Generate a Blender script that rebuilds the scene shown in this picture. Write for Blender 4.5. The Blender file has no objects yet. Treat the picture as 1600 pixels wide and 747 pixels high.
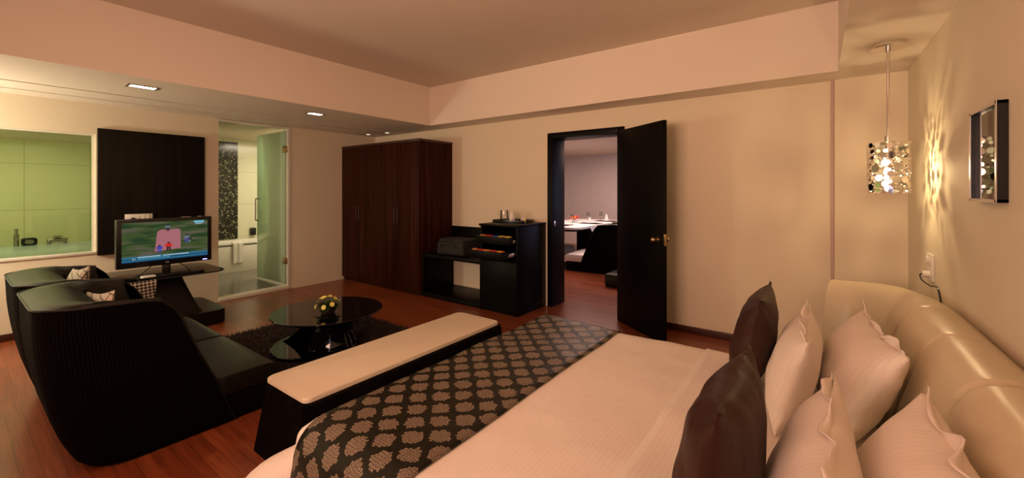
import bpy, bmesh, math, random
from mathutils import Vector, Matrix, noise
random.seed(7)
PI = math.pi
S = bpy.context.scene
COL = S.collection

# ------------------------------------------------------------------ camera, world, lights, exposure
cam_d = bpy.data.cameras.new('camera'); cam = bpy.data.objects.new('camera', cam_d); COL.objects.link(cam)
cam.location = (0, 0, 1.45)
cam.rotation_euler = (PI/2, 0, math.atan(480/652))
cam_d.sensor_width = 36; cam_d.lens = 36*652/1600; cam_d.shift_y = (298-373.5)/1600
cam_d.clip_start = 0.02
S.camera = cam
S.view_settings.view_transform = 'Standard'; S.view_settings.look = 'None'
S.view_settings.gamma = 1; S.view_settings.use_curve_mapping = False
S.view_settings.exposure = 0.0
W = bpy.data.worlds.new('world'); S.world = W; W.use_nodes = True
W.node_tree.nodes['Background'].inputs[0].default_value = (.9, .62, .45, 1)
W.node_tree.nodes['Background'].inputs[1].default_value = 0.02

def light(name, typ, loc, power, col, size=.1, rot=(0, 0, 0), sy=None, spot=None):
    d = bpy.data.lights.new(name, typ); o = bpy.data.objects.new(name, d); COL.objects.link(o)
    o.location = loc; o.rotation_euler = rot; d.energy = power; d.color = col
    if typ == 'AREA':
        d.size = size
        if sy: d.shape = 'RECTANGLE'; d.size_y = sy
    else: d.shadow_soft_size = size
    if typ == 'SPOT': d.spot_size = spot or 2.2; d.spot_blend = .8
    return o
WARM = (1, .60, .38); PINK = (1, .56, .40); YEL = (1, .74, .46); COOL = (.45, .6, 1)
light('standing_lamp_light', 'POINT', (-5.75, -.55, 1.55), 84, (1, .86, .64), .14)
light('added_room_fill', 'AREA', (-1.3, -1.35, 1.7), 47, PINK, 1.6, (math.radians(99), 0, math.radians(10)), .8).data.spread = math.radians(125)  # added soft fill behind the camera, not a lamp of the room
light('added_upward_fill', 'AREA', (-.7, -1.2, 1.5), 25, PINK, .8, (math.radians(150), 0, 0), .6)  # unseen fill aimed upwards, added to brighten the ceiling and fascia
light('added_overhead_fill', 'AREA', (-2.2, .4, 2.9), 8, PINK, 1.8, (0, 0, 0), 1.2)  # added downward fill under the tray, no fixture modelled here
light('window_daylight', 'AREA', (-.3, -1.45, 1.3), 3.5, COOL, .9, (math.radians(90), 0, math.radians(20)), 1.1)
light('bathroom_basin_light', 'AREA', (-7.2, .2, 2.07), 17, (1, .86, .66), .8, (0, 0, 0), 1.6)
light('bathroom_tub_light', 'AREA', (-7.5, 3.75, 2.37), 34, (1, .84, .62), .7)
light('dining_room_light', 'AREA', (-3.4, 7.6, 2.36), 85, (1, .66, .54), 2.2)
light('dining_daylight', 'AREA', (-1.0, 7.0, 1.6), 14, (.5, .6, 1), 1.4, (0, math.radians(90), 0))

# ------------------------------------------------------------------ helpers
def bm_new(): return bmesh.new()
def box(bm, x0, x1, y0, y1, z0, z1, bev=0, seg=2, mi=0):
    M = Matrix.Translation(((x0+x1)/2, (y0+y1)/2, (z0+z1)/2)) @ Matrix.Diagonal((x1-x0, y1-y0, z1-z0, 1))
    n0 = set(bm.faces)
    r = bmesh.ops.create_cube(bm, size=1, matrix=M)
    if bev:
        es = list({e for v in r['verts'] for e in v.link_edges})
        bmesh.ops.bevel(bm, geom=es, offset=bev, segments=seg, affect='EDGES', profile=.5)
    if mi:
        for f in bm.faces:
            if f not in n0: f.material_index = mi
def cyl(bm, p0, p1, r, seg=20, r2=None, mi=0):
    p0, p1 = Vector(p0), Vector(p1); d = p1-p0
    q = d.to_track_quat('Z', 'Y').to_matrix().to_4x4()
    n0 = set(bm.faces)
    bmesh.ops.create_cone(bm, cap_ends=True, segments=seg, radius1=r, radius2=r if r2 is None else r2,
                          depth=d.length, matrix=Matrix.Translation((p0+p1)/2) @ q)
    if mi:
        for f in bm.faces:
            if f not in n0: f.material_index = mi
def ball(bm, c, r, sc=(1, 1, 1), seg=14, mi=0, M=None):
    n0 = set(bm.faces)
    T = Matrix.Translation(c) @ (M or Matrix.Identity(4)) @ Matrix.Diagonal((sc[0], sc[1], sc[2], 1))
    bmesh.ops.create_uvsphere(bm, u_segments=seg, v_segments=max(6, seg//2), radius=r, matrix=T)
    if mi:
        for f in bm.faces:
            if f not in n0: f.material_index = mi
def grid(bm, fn, nu, nv, closeu=False, closev=False, uv=None, mi=0):
    vs = [[bm.verts.new(fn(i/(nu if closeu else nu-1), j/(nv if closev else nv-1))) for j in range(nv)] for i in range(nu)]
    L = bm.loops.layers.uv.verify() if uv else None
    for i in range(nu if closeu else nu-1):
        for j in range(nv if closev else nv-1):
            a = [(i, j), ((i+1), j), ((i+1), (j+1)), (i, (j+1))]
            try: f = bm.faces.new([vs[p % nu][q % nv] for p, q in a])
            except ValueError: continue
            f.material_index = mi
            if uv:
                for l, (p, q) in zip(f.loops, a): l[L].uv = uv(p/(nu if closeu else nu-1), q/(nv if closev else nv-1))
    return vs
def lathe(bm, cx, cy, prof, seg=32, mi=0):
    n = len(prof)
    vs = [[bm.verts.new((cx+r*math.cos(2*PI*i/seg), cy+r*math.sin(2*PI*i/seg), z)) for r, z in prof] for i in range(seg)]
    for i in range(seg):
        for j in range(n-1):
            f = bm.faces.new([vs[i][j], vs[(i+1) % seg][j], vs[(i+1) % seg][j+1], vs[i][j+1]]); f.material_index = mi
    bmesh.ops.remove_doubles(bm, verts=[v for r in vs for v in r], dist=1e-5)
def prism(bm, poly, z0, z1, bev=0, axis='z', mi=0):
    """poly extruded from z0 to z1 (axis z), or poly=(y,z) along x, or poly=(x,z) along y"""
    def pt(a, b, c): return (a, b, c) if axis == 'z' else ((c, a, b) if axis == 'x' else (a, c, b))
    n0 = set(bm.faces)
    lo = [bm.verts.new(pt(a, b, z0)) for a, b in poly]; hi = [bm.verts.new(pt(a, b, z1)) for a, b in poly]
    n = len(poly)
    bm.faces.new(lo[::-1]); bm.faces.new(hi)
    for i in range(n): bm.faces.new([lo[i], lo[(i+1) % n], hi[(i+1) % n], hi[i]])
    if bev:
        es = [e for e in {e for v in lo+hi for e in v.link_edges} if (e.verts[0] in hi) == (e.verts[1] in hi)]
        bmesh.ops.bevel(bm, geom=es, offset=bev, segments=3, affect='EDGES', profile=.5)
    for f in bm.faces:
        if f not in n0: f.material_index = mi
def tube(bm, pts, r, seg=8, mi=0):
    pts = [Vector(p) for p in pts]; rings = []
    for i, p in enumerate(pts):
        d = (pts[min(i+1, len(pts)-1)]-pts[max(i-1, 0)]).normalized()
        up = Vector((0, 0, 1)) if abs(d.z) < .9 else Vector((1, 0, 0))
        a = d.cross(up).normalized(); b = d.cross(a)
        rr = r(i/(len(pts)-1)) if callable(r) else r
        rings.append([bm.verts.new(p+rr*(math.cos(2*PI*k/seg)*a+math.sin(2*PI*k/seg)*b)) for k in range(seg)])
    for i in range(len(pts)-1):
        for k in range(seg):
            f = bm.faces.new([rings[i][k], rings[i][(k+1) % seg], rings[i+1][(k+1) % seg], rings[i+1][k]]); f.material_index = mi
    bm.faces.new(rings[0][::-1]).material_index = mi; bm.faces.new(rings[-1]).material_index = mi
def smooth_path(pts, n=8):
    out = []; P = [Vector(p) for p in pts]
    for i in range(len(P)-1):
        p0, p1, p2, p3 = P[max(i-1, 0)], P[i], P[i+1], P[min(i+2, len(P)-1)]
        for k in range(n):
            t = k/n
            out.append(.5*((2*p1)+(p2-p0)*t+(2*p0-5*p1+4*p2-p3)*t*t+(3*p1-p0-3*p2+p3)*t**3))
    out.append(P[-1]); return out
def rrect(x0, x1, y0, y1, r, seg=6):
    out = []
    for cx, cy, a in ((x1-r, y0+r, -90), (x1-r, y1-r, 0), (x0+r, y1-r, 90), (x0+r, y0+r, 180)):
        for k in range(seg+1):
            t = math.radians(a+90*k/seg); out.append((cx+r*math.cos(t), cy+r*math.sin(t)))
    return out
def world_loc(o):
    v = Vector((0, 0, 0))
    while o: v += o.location; o = o.parent
    return v
def part(name, bm, mats, parent=None, sharp=35, local=False, label=None, up=False):
    if not isinstance(mats, (list, tuple)): mats = [mats]
    if parent is not None and not local:
        bmesh.ops.translate(bm, verts=bm.verts, vec=-world_loc(parent))
    bmesh.ops.recalc_face_normals(bm, faces=bm.faces)
    bm.normal_update()
    if up and sum(f.normal.z*f.calc_area() for f in bm.faces) < 0: bmesh.ops.reverse_faces(bm, faces=bm.faces)
    me = bpy.data.meshes.new(name); bm.to_mesh(me); bm.free()
    for m in mats: me.materials.append(m)
    for p in me.polygons: p.use_smooth = True
    me.set_sharp_from_angle(angle=math.radians(sharp))
    o = bpy.data.objects.new(name, me); COL.objects.link(o)
    if parent is not None: o.parent = parent
    if label: o['label'] = label
    return o
def tag(o, label, cat, group=None, kind=None):
    o['label'] = label; o['category'] = cat
    if group: o['group'] = group
    if kind: o['kind'] = kind
    return o
def thing(name, loc, label, cat, group=None, kind=None):
    o = bpy.data.objects.new(name, None); COL.objects.link(o); o.location = loc; o.empty_display_size = .1
    return tag(o, label, cat, group, kind)
def solo(name, bm, mats, label, cat, group=None, kind=None, sharp=35):
    xs = [v.co.x for v in bm.verts]; ys = [v.co.y for v in bm.verts]; zs = [v.co.z for v in bm.verts]
    c = Vector(((min(xs)+max(xs))/2, (min(ys)+max(ys))/2, min(zs)))
    bmesh.ops.translate(bm, verts=bm.verts, vec=-c)
    o = part(name, bm, mats, None, sharp); o.location = c
    return tag(o, label, cat, group, kind)
def struct(name, bm, mats, label, cat='room'):
    o = part(name, bm, mats); tag(o, label, cat, None, 'structure'); return o
def dup(root, loc, label, group=None, rotz=None):
    r = root.copy(); COL.objects.link(r); r.location = loc; r['label'] = label
    if group: r['group'] = group
    if rotz is not None: r.rotation_euler.z = rotz
    def rec(a, b):
        for ch in list(a.children):
            c = ch.copy(); COL.objects.link(c); c.parent = b; rec(ch, c)
    rec(root, r); return r

# ------------------------------------------------------------------ materials
def mat(name, col, rough=.5, metal=0, spec=.5, coat=0, emit=None, es=1, bump=None, var=None, aniso=None):
    m = bpy.data.materials.new(name); m.use_nodes = True; nt = m.node_tree; N = nt.nodes; L = nt.links
    b = N['Principled BSDF']
    b.inputs['Base Color'].default_value = (*col, 1); b.inputs['Roughness'].default_value = rough
    b.inputs['Metallic'].default_value = metal; b.inputs['Specular IOR Level'].default_value = spec
    b.inputs['Coat Weight'].default_value = coat; b.inputs['Coat Roughness'].default_value = .08
    if emit: b.inputs['Emission Color'].default_value = (*emit, 1); b.inputs['Emission Strength'].default_value = es
    tc = N.new('ShaderNodeTexCoord')
    sc, amt = var or (9, .08)
    nz = N.new('ShaderNodeTexNoise'); nz.inputs['Scale'].default_value = sc; nz.inputs['Detail'].default_value = 4
    L.new(tc.outputs['Object'], nz.inputs['Vector'])
    mx = N.new('ShaderNodeMix'); mx.data_type = 'RGBA'
    mx.inputs[6].default_value = (*[c*(1-amt) for c in col], 1); mx.inputs[7].default_value = (*[min(1, c*(1+amt)) for c in col], 1)
    L.new(nz.outputs['Fac'], mx.inputs[0]); L.new(mx.outputs[2], b.inputs['Base Color'])
    if bump:
        n2 = N.new('ShaderNodeTexNoise'); n2.inputs['Scale'].default_value = bump[0]; n2.inputs['Detail'].default_value = 3
        L.new(tc.outputs['Object'], n2.inputs['Vector'])
        bp = N.new('ShaderNodeBump'); bp.inputs['Strength'].default_value = bump[1]; bp.inputs['Distance'].default_value = .01
        L.new(n2.outputs['Fac'], bp.inputs['Height']); L.new(bp.outputs['Normal'], b.inputs['Normal'])
    return m
def nodes(m): return m.node_tree.nodes, m.node_tree.links, m.node_tree.nodes['Principled BSDF']
def mathn(N, L, op, a, b=None, c=None):
    n = N.new('ShaderNodeMath'); n.operation = op
    for i, v in enumerate((a, b, c)):
        if v is None: continue
        if isinstance(v, (int, float)): n.inputs[i].default_value = v
        else: L.new(v, n.inputs[i])
    return n.outputs[0]

M = {}
M['wall'] = mat('wall_paint', (.77, .685, .515), .75, spec=.25, bump=(60, .04), var=(1.2, .02))
M['ceil'] = mat('ceiling_paint', (.72, .62, .50), .85, spec=.2, var=(1.0, .02))
M['soffit'] = mat('soffit_paint', (.81, .72, .60), .8, spec=.2, var=(1.0, .02))
M['white_trim'] = mat('white_frame_paint', (.75, .72, .60), .45)
M['black_wood'] = mat('black_wood', (.0025, .0018, .0014), .42, spec=.12, var=(30, .3))
M['black_gloss'] = mat('black_glass', (.003, .003, .003), .03, spec=.5)
M['black_plastic'] = mat('black_plastic', (.008, .008, .009), .25)
M['leather'] = mat('black_leather', (.0075, .0065, .0035), .36, spec=.25, bump=(160, .12), var=(6, .2))
M['cream_leather'] = mat('cream_leather', (.66, .56, .38), .30, spec=.5, bump=(22, .10), var=(4, .07))
M['bench_leather'] = mat('bench_cream_leather', (.72, .62, .46), .48, bump=(14, .12), var=(5, .06))
M['chrome'] = mat('chrome', (.8, .78, .74), .12, metal=1)
M['mirror'] = mat('polished_steel', (.86, .84, .80), .06, metal=1)
M['brass'] = mat('satin_bronze', (.55, .40, .24), .22, metal=1)
M['steel'] = mat('brushed_steel', (.34, .31, .27), .35, metal=1)
M['dark_steel'] = mat('dark_steel', (.07, .05, .04), .4, metal=1)
M['tile'] = mat('bath_tile', (.70, .70, .55), .2, var=(1, .02))
M['ceramic'] = mat('white_ceramic', (.78, .76, .68), .12, coat=.3)
M['bathfloor'] = mat('grey_bath_floor', (.16, .15, .12), .22, var=(2, .15))
M['towel'] = mat('white_towel', (.78, .76, .68), .95, bump=(300, .6))
M['white_plastic'] = mat('white_plastic', (.78, .74, .66), .35)
M['white_china'] = mat('white_china', (.8, .8, .82), .15)
M['white_linen'] = mat('white_linen', (.78, .76, .78), .8)
M['brown_silk'] = mat('brown_silk', (.034, .012, .007), .50, spec=.25, bump=(26, .35), var=(14, .35))
M['bag'] = mat('black_nylon', (.012, .012, .010), .7, bump=(250, .4), var=(10, .3))
M['baseboard'] = mat('brown_baseboard', (.055, .014, .008), .35)
M['leaf'] = mat('green_leaf', (.035, .075, .018), .45, var=(40, .4))
M['petal'] = mat('yellow_petal', (.88, .86, .22), .6, var=(50, .15))
M['petal_eye'] = mat('orange_flower_eye', (.62, .36, .03), .7)
M['pot'] = mat('dark_flower_bowl', (.02, .018, .014), .2)
M['orange'] = mat('orange_flower', (.75, .16, .03), .6)
M['red_pack'] = mat('red_foil', (.5, .03, .03), .3); M['blue_pack'] = mat('blue_foil', (.03, .10, .42), .3)
M['yellow_pack'] = mat('yellow_foil', (.70, .52, .12), .35); M['orange_pack'] = mat('orange_foil', (.62, .25, .07), .35)
M['print'] = mat('framed_print', (.16, .13, .11), .5, var=(3, .3))
M['silver'] = mat('silver_edge', (.62, .60, .56), .3, metal=.8)

def clear(name, tint, rough=.0, mixfac=.12, haze=None):
    m = bpy.data.materials.new(name); m.use_nodes = True; N, L, b = nodes(m); N.remove(b)
    out = N['Material Output']
    tr = N.new('ShaderNodeBsdfTransparent'); tr.inputs[0].default_value = (*tint, 1)
    gl = N.new('ShaderNodeBsdfGlossy'); gl.inputs['Roughness'].default_value = rough
    gl.inputs['Color'].default_value = (.9, .92, .9, 1)
    fr = N.new('ShaderNodeFresnel'); fr.inputs[0].default_value = 1.45
    mx = N.new('ShaderNodeMixShader'); L.new(fr.outputs[0], mx.inputs[0])
    base = tr.outputs[0]
    if haze:
        df = N.new('ShaderNodeBsdfDiffuse'); df.inputs[0].default_value = (*haze[0], 1)
        tl = N.new('ShaderNodeBsdfTranslucent'); tl.inputs[0].default_value = (*haze[0], 1)
        m1 = N.new('ShaderNodeMixShader'); m1.inputs[0].default_value = .5
        L.new(df.outputs[0], m1.inputs[1]); L.new(tl.outputs[0], m1.inputs[2])
        m2 = N.new('ShaderNodeMixShader'); m2.inputs[0].default_value = haze[1]
        L.new(tr.outputs[0], m2.inputs[1]); L.new(m1.outputs[0], m2.inputs[2]); base = m2.outputs[0]
    L.new(base, mx.inputs[1]); L.new(gl.outputs[0], mx.inputs[2]); L.new(mx.outputs[0], out.inputs[0])
    return m
M['glass'] = clear('window_glass', (.80, .86, .66))
M['door_glass'] = clear('green_frosted_glass', (.62, .80, .62), .10, haze=((.82, .95, .76), .70))
M['shelf_glass'] = clear('smoked_shelf_glass', (.25, .22, .17), .02)
M['clear_glass'] = clear('clear_glass', (.95, .95, .95), .02)

def wood_stripes(name, c1, c2, rough, sx, axis='xy'):
    m = mat(name, c1, rough, spec=.08); N, L, b = nodes(m)
    tc = N.new('ShaderNodeTexCoord'); mp = N.new('ShaderNodeMapping')
    mp.inputs['Scale'].default_value = (sx, sx, .6)
    L.new(tc.outputs['Object'], mp.inputs[0])
    nz = N.new('ShaderNodeTexNoise'); nz.inputs['Scale'].default_value = 1.0; nz.inputs['Detail'].default_value = 3
    L.new(mp.outputs[0], nz.inputs['Vector'])
    cr = N.new('ShaderNodeValToRGB'); cr.color_ramp.elements[0].position = .35; cr.color_ramp.elements[1].position = .65
    cr.color_ramp.elements[0].color = (*c1, 1); cr.color_ramp.elements[1].color = (*c2, 1)
    L.new(nz.outputs['Fac'], cr.inputs[0]); L.new(cr.outputs[0], b.inputs['Base Color'])
    return m
M['wardrobe'] = wood_stripes('dark_red_wood', (.016, .0036, .0012), (.046, .0115, .0042), .5, 28)
M['wardrobe_top'] = mat('red_wood_top', (.045, .008, .005), .35)

def floor_mat():
    m = mat('red_wood_floor', (.2, .05, .02), .28); N, L, b = nodes(m)
    tc = N.new('ShaderNodeTexCoord')
    br = N.new('ShaderNodeTexBrick'); br.inputs['Scale'].default_value = 1
    br.inputs['Brick Width'].default_value = .9; br.inputs['Row Height'].default_value = .075
    br.inputs['Mortar Size'].default_value = .0012; br.offset = .37
    br.inputs['Color1'].default_value = (.27, .070, .024, 1); br.inputs['Color2'].default_value = (.19, .043, .015, 1)
    br.inputs['Mortar'].default_value = (.07, .015, .007, 1)
    L.new(tc.outputs['Object'], br.inputs['Vector'])
    mp = N.new('ShaderNodeMapping'); mp.inputs['Scale'].default_value = (3, 45, 1); L.new(tc.outputs['Object'], mp.inputs[0])
    nz = N.new('ShaderNodeTexNoise'); nz.inputs['Scale'].default_value = 1; nz.inputs['Detail'].default_value = 5
    L.new(mp.outputs[0], nz.inputs['Vector'])
    mx = N.new('ShaderNodeMix'); mx.data_type = 'RGBA'; mx.blend_type = 'MULTIPLY'; mx.inputs[0].default_value = .7
    cr = N.new('ShaderNodeValToRGB'); cr.color_ramp.elements[0].color = (.55, .5, .5, 1); cr.color_ramp.elements[1].color = (1.3, 1.3, 1.3, 1)
    cr.color_ramp.elements[0].position = .3; cr.color_ramp.elements[1].position = .7
    L.new(nz.outputs['Fac'], cr.inputs[0]); L.new(br.outputs['Color'], mx.inputs[6]); L.new(cr.outputs[0], mx.inputs[7])
    L.new(mx.outputs[2], b.inputs['Base Color'])
    return m
M['floor'] = floor_mat()

def tile_mat():
    m = M['tile']; N, L, b = nodes(m)
    tc = N.new('ShaderNodeTexCoord'); sp = N.new('ShaderNodeSeparateXYZ'); L.new(tc.outputs['Object'], sp.inputs[0])
    cb = N.new('ShaderNodeCombineXYZ'); L.new(sp.outputs['Y'], cb.inputs[0]); L.new(sp.outputs['Z'], cb.inputs[1])
    br = N.new('ShaderNodeTexBrick'); br.offset = 0; br.inputs['Scale'].default_value = 1
    br.inputs['Brick Width'].default_value = .60; br.inputs['Row Height'].default_value = .60
    br.inputs['Mortar Size'].default_value = .004
    br.inputs['Color1'].default_value = (.70, .70, .52, 1); br.inputs['Color2'].default_value = (.68, .69, .50, 1)
    br.inputs['Mortar'].default_value = (.46, .46, .33, 1)
    L.new(cb.outputs[0], br.inputs['Vector']); L.new(br.outputs['Color'], b.inputs['Base Color'])
tile_mat()

def mosaic_mat():
    m = mat('black_pebble_mosaic', (.01, .01, .008), .15); N, L, b = nodes(m)
    tc = N.new('ShaderNodeTexCoord'); vo = N.new('ShaderNodeTexVoronoi'); vo.inputs['Scale'].default_value = 42
    L.new(tc.outputs['Object'], vo.inputs['Vector'])
    sp = N.new('ShaderNodeSeparateColor'); L.new(vo.outputs['Color'], sp.inputs[0])
    cr = N.new('ShaderNodeValToRGB'); e = cr.color_ramp.elements
    e[0].position = .72; e[0].color = (.006, .006, .004, 1); e[1].position = .95; e[1].color = (.22, .22, .13, 1)
    L.new(sp.outputs[0], cr.inputs[0]); L.new(cr.outputs[0], b.inputs['Base Color'])
    return m
M['mosaic'] = mosaic_mat()

def rib_mat(name, col, freq):
    m = mat(name, col, .8, spec=.05); N, L, b = nodes(m)
    uv = N.new('ShaderNodeUVMap'); sp = N.new('ShaderNodeSeparateXYZ'); L.new(uv.outputs[0], sp.inputs[0])
    nz = N.new('ShaderNodeTexNoise'); nz.inputs['Scale'].default_value = 7; L.new(uv.outputs[0], nz.inputs['Vector'])
    a = mathn(N, L, 'MULTIPLY_ADD', nz.outputs['Fac'], .022, sp.outputs['X'])
    s = mathn(N, L, 'SINE', mathn(N, L, 'MULTIPLY', a, freq))
    bp = N.new('ShaderNodeBump'); bp.inputs['Strength'].default_value = .9; bp.inputs['Distance'].default_value = .006
    L.new(s, bp.inputs['Height']); L.new(bp.outputs[0], b.inputs['Normal'])
    return m
M['rib'] = rib_mat('ribbed_black_fabric', (.0028, .0015, .001), 2*PI/.016)

def sheet_mat(name, col, axis, per):
    m = mat(name, col, .72, spec=.3); N, L, b = nodes(m)
    uv = N.new('ShaderNodeUVMap'); sp = N.new('ShaderNodeSeparateXYZ'); L.new(uv.outputs[0], sp.inputs[0])
    s = mathn(N, L, 'SINE', mathn(N, L, 'MULTIPLY', sp.outputs[axis], 2*PI/per))
    st = mathn(N, L, 'MULTIPLY_ADD', mathn(N, L, 'GREATER_THAN', s, 0.0), 1.0, 0.0)
    mx = N.new('ShaderNodeMix'); mx.data_type = 'RGBA'
    mx.inputs[6].default_value = (*[c*.975 for c in col], 1); mx.inputs[7].default_value = (*[min(1, c*1.01) for c in col], 1)
    L.new(st, mx.inputs[0]); L.new(mx.outputs[2], b.inputs['Base Color'])
    r = mathn(N, L, 'MULTIPLY_ADD', st, -.06, .74); L.new(r, b.inputs['Roughness'])
    nz = N.new('ShaderNodeTexNoise'); nz.inputs['Scale'].default_value = 5; nz.inputs['Detail'].default_value = 5; L.new(uv.outputs[0], nz.inputs['Vector'])
    bp = N.new('ShaderNodeBump'); bp.inputs['Strength'].default_value = .35; bp.inputs['Distance'].default_value = .02
    L.new(nz.outputs['Fac'], bp.inputs['Height']); L.new(bp.outputs[0], b.inputs['Normal'])
    return m
M['sheet'] = sheet_mat('white_striped_cotton', (.84, .75, .66), 'X', .020)
M['case'] = sheet_mat('white_striped_pillowcase', (.84, .75, .66), 'X', .020)

def damask_mat():
    m = mat('damask_satin', (.02, .018, .01), .42, spec=.25); N, L, b = nodes(m)
    uv = N.new('ShaderNodeUVMap')
    SC = 86.0
    vo = N.new('ShaderNodeTexVoronoi'); vo.voronoi_dimensions = '2D'; vo.inputs['Scale'].default_value = SC; vo.inputs['Randomness'].default_value = .75
    L.new(uv.outputs[0], vo.inputs['Vector'])
    sp = N.new('ShaderNodeSeparateXYZ'); L.new(vo.outputs['Position'], sp.inputs[0])
    px, py = .150, .150
    def cell(v, per, off):
        t = mathn(N, L, 'MULTIPLY_ADD', v, 1/per, off)
        f = mathn(N, L, 'FRACT', t)
        return mathn(N, L, 'ABSOLUTE', mathn(N, L, 'SUBTRACT', f, .5))
    def dist(off):
        a = cell(sp.outputs['X'], px, off); c = cell(sp.outputs['Y'], py, off)
        a2 = mathn(N, L, 'POWER', a, 1.5); c2 = mathn(N, L, 'POWER', c, 1.5)
        return mathn(N, L, 'ADD', a2, c2)
    d = mathn(N, L, 'MINIMUM', dist(0), dist(.5))
    inside = mathn(N, L, 'LESS_THAN', d, .165)
    ed = N.new('ShaderNodeTexVoronoi'); ed.voronoi_dimensions = '2D'; ed.feature = 'DISTANCE_TO_EDGE'; ed.inputs['Scale'].default_value = SC; ed.inputs['Randomness'].default_value = .75
    L.new(uv.outputs[0], ed.inputs['Vector'])
    petal = mathn(N, L, 'GREATER_THAN', ed.outputs['Distance'], .085)
    core = mathn(N, L, 'LESS_THAN', vo.outputs['Distance'], .13)
    ring = mathn(N, L, 'MULTIPLY', petal, mathn(N, L, 'SUBTRACT', 1.0, mathn(N, L, 'MULTIPLY', core, .7)))
    fac = mathn(N, L, 'MULTIPLY', inside, ring)
    mx = N.new('ShaderNodeMix'); mx.data_type = 'RGBA'
    mx.inputs[6].default_value = (.009, .0075, .003, 1); mx.inputs[7].default_value = (.25, .19, .13, 1)
    L.new(fac, mx.inputs[0]); L.new(mx.outputs[2], b.inputs['Base Color'])
    nz = N.new('ShaderNodeTexNoise'); nz.inputs['Scale'].default_value = 8; L.new(uv.outputs[0], nz.inputs['Vector'])
    bp = N.new('ShaderNodeBump'); bp.inputs['Strength'].default_value = .35; bp.inputs['Distance'].default_value = .02
    L.new(nz.outputs['Fac'], bp.inputs['Height']); L.new(bp.outputs[0], b.inputs['Normal'])
    return m
M['damask'] = damask_mat()

def check_mat(name, c1, c2, scale, rot):
    m = mat(name, c1, .8); N, L, b = nodes(m)
    uv = N.new('ShaderNodeUVMap'); mp = N.new('ShaderNodeMapping'); mp.inputs['Rotation'].default_value = (0, 0, rot)
    L.new(uv.outputs[0], mp.inputs[0]); ck = N.new('ShaderNodeTexChecker'); ck.inputs['Scale'].default_value = scale
    ck.inputs['Color1'].default_value = (*c1, 1); ck.inputs['Color2'].default_value = (*c2, 1)
    L.new(mp.outputs[0], ck.inputs['Vector']); L.new(ck.outputs['Color'], b.inputs['Base Color']); return m
M['hound'] = check_mat('houndstooth_cloth', (.55, .50, .42), (.012, .010, .009), 62, .7)
def plaid_mat():
    m = mat('sketched_plaid_cloth', (.55, .5, .4), .85); N, L, b = nodes(m)
    uv = N.new('ShaderNodeUVMap'); br = N.new('ShaderNodeTexBrick'); br.offset = 0; br.inputs['Scale'].default_value = 1
    br.inputs['Brick Width'].default_value = .028; br.inputs['Row Height'].default_value = .045; br.inputs['Mortar Size'].default_value = .0035
    br.inputs['Color1'].default_value = (.62, .55, .42, 1); br.inputs['Color2'].default_value = (.52, .46, .34, 1); br.inputs['Mortar'].default_value = (.10, .08, .06, 1)
    mp = N.new('ShaderNodeMapping'); mp.inputs['Rotation'].default_value = (0, 0, .35); L.new(uv.outputs[0], mp.inputs[0])
    L.new(mp.outputs[0], br.inputs['Vector']); L.new(br.outputs['Color'], b.inputs['Base Color']); return m
M['plaid'] = plaid_mat()
def emis(name, col, s=1.0):
    m = bpy.data.materials.new(name); m.use_nodes = True; N, L, b = nodes(m); N.remove(b)
    e = N.new('ShaderNodeEmission'); e.inputs[0].default_value = (*col, 1); e.inputs[1].default_value = s
    L.new(e.outputs[0], N['Material Output'].inputs[0]); return m
def field_mat():
    m = emis('screen_grass', (.03, .06, .02)); N = m.node_tree.nodes; L = m.node_tree.links
    tc = N.new('ShaderNodeTexCoord'); mp = N.new('ShaderNodeMapping'); mp.inputs['Scale'].default_value = (1, 2.2, 14)
    L.new(tc.outputs['Object'], mp.inputs[0]); nz = N.new('ShaderNodeTexNoise'); nz.inputs['Scale'].default_value = 1.6; nz.inputs['Detail'].default_value = 2
    L.new(mp.outputs[0], nz.inputs['Vector']); cr = N.new('ShaderNodeValToRGB'); e = cr.color_ramp.elements
    e[0].position = .38; e[0].color = (.018, .042, .018, 1); e[1].position = .66; e[1].color = (.105, .090, .065, 1)
    k = e.new(.5); k.color = (.050, .075, .022, 1)
    L.new(nz.outputs['Fac'], cr.inputs[0]); L.new(cr.outputs[0], [n for n in N if n.type == 'EMISSION'][0].inputs[0]); return m
M['lamp_glow'] = emis('lamp_glow', (1, .86, .66), 14)
M['bulb'] = emis('bulb_glow', (1, .72, .38), 1250)

# ------------------------------------------------------------------ room shell
XL, XR, YB, YF, ZS, ZC = -6.30, .56, 4.50, -1.60, 2.39, 2.94
b = bm_new(); box(b, XL-.02, XR+.1, YF-.1, 10.4, -.1, 0); struct('floor', b, M['floor'], 'red-brown wooden strip floor of the bedroom running on into the dining room', 'floor')
b = bm_new(); box(b, -8.85, XL-.121, 2.0, 4.6, -.1, .05); box(b, -8.3, XL-.121, YF, 1.99, -.1, .05)
struct('floor_bathroom', b, M['bathfloor'], 'grey floor of the bathroom behind the glass door', 'floor')
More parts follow.
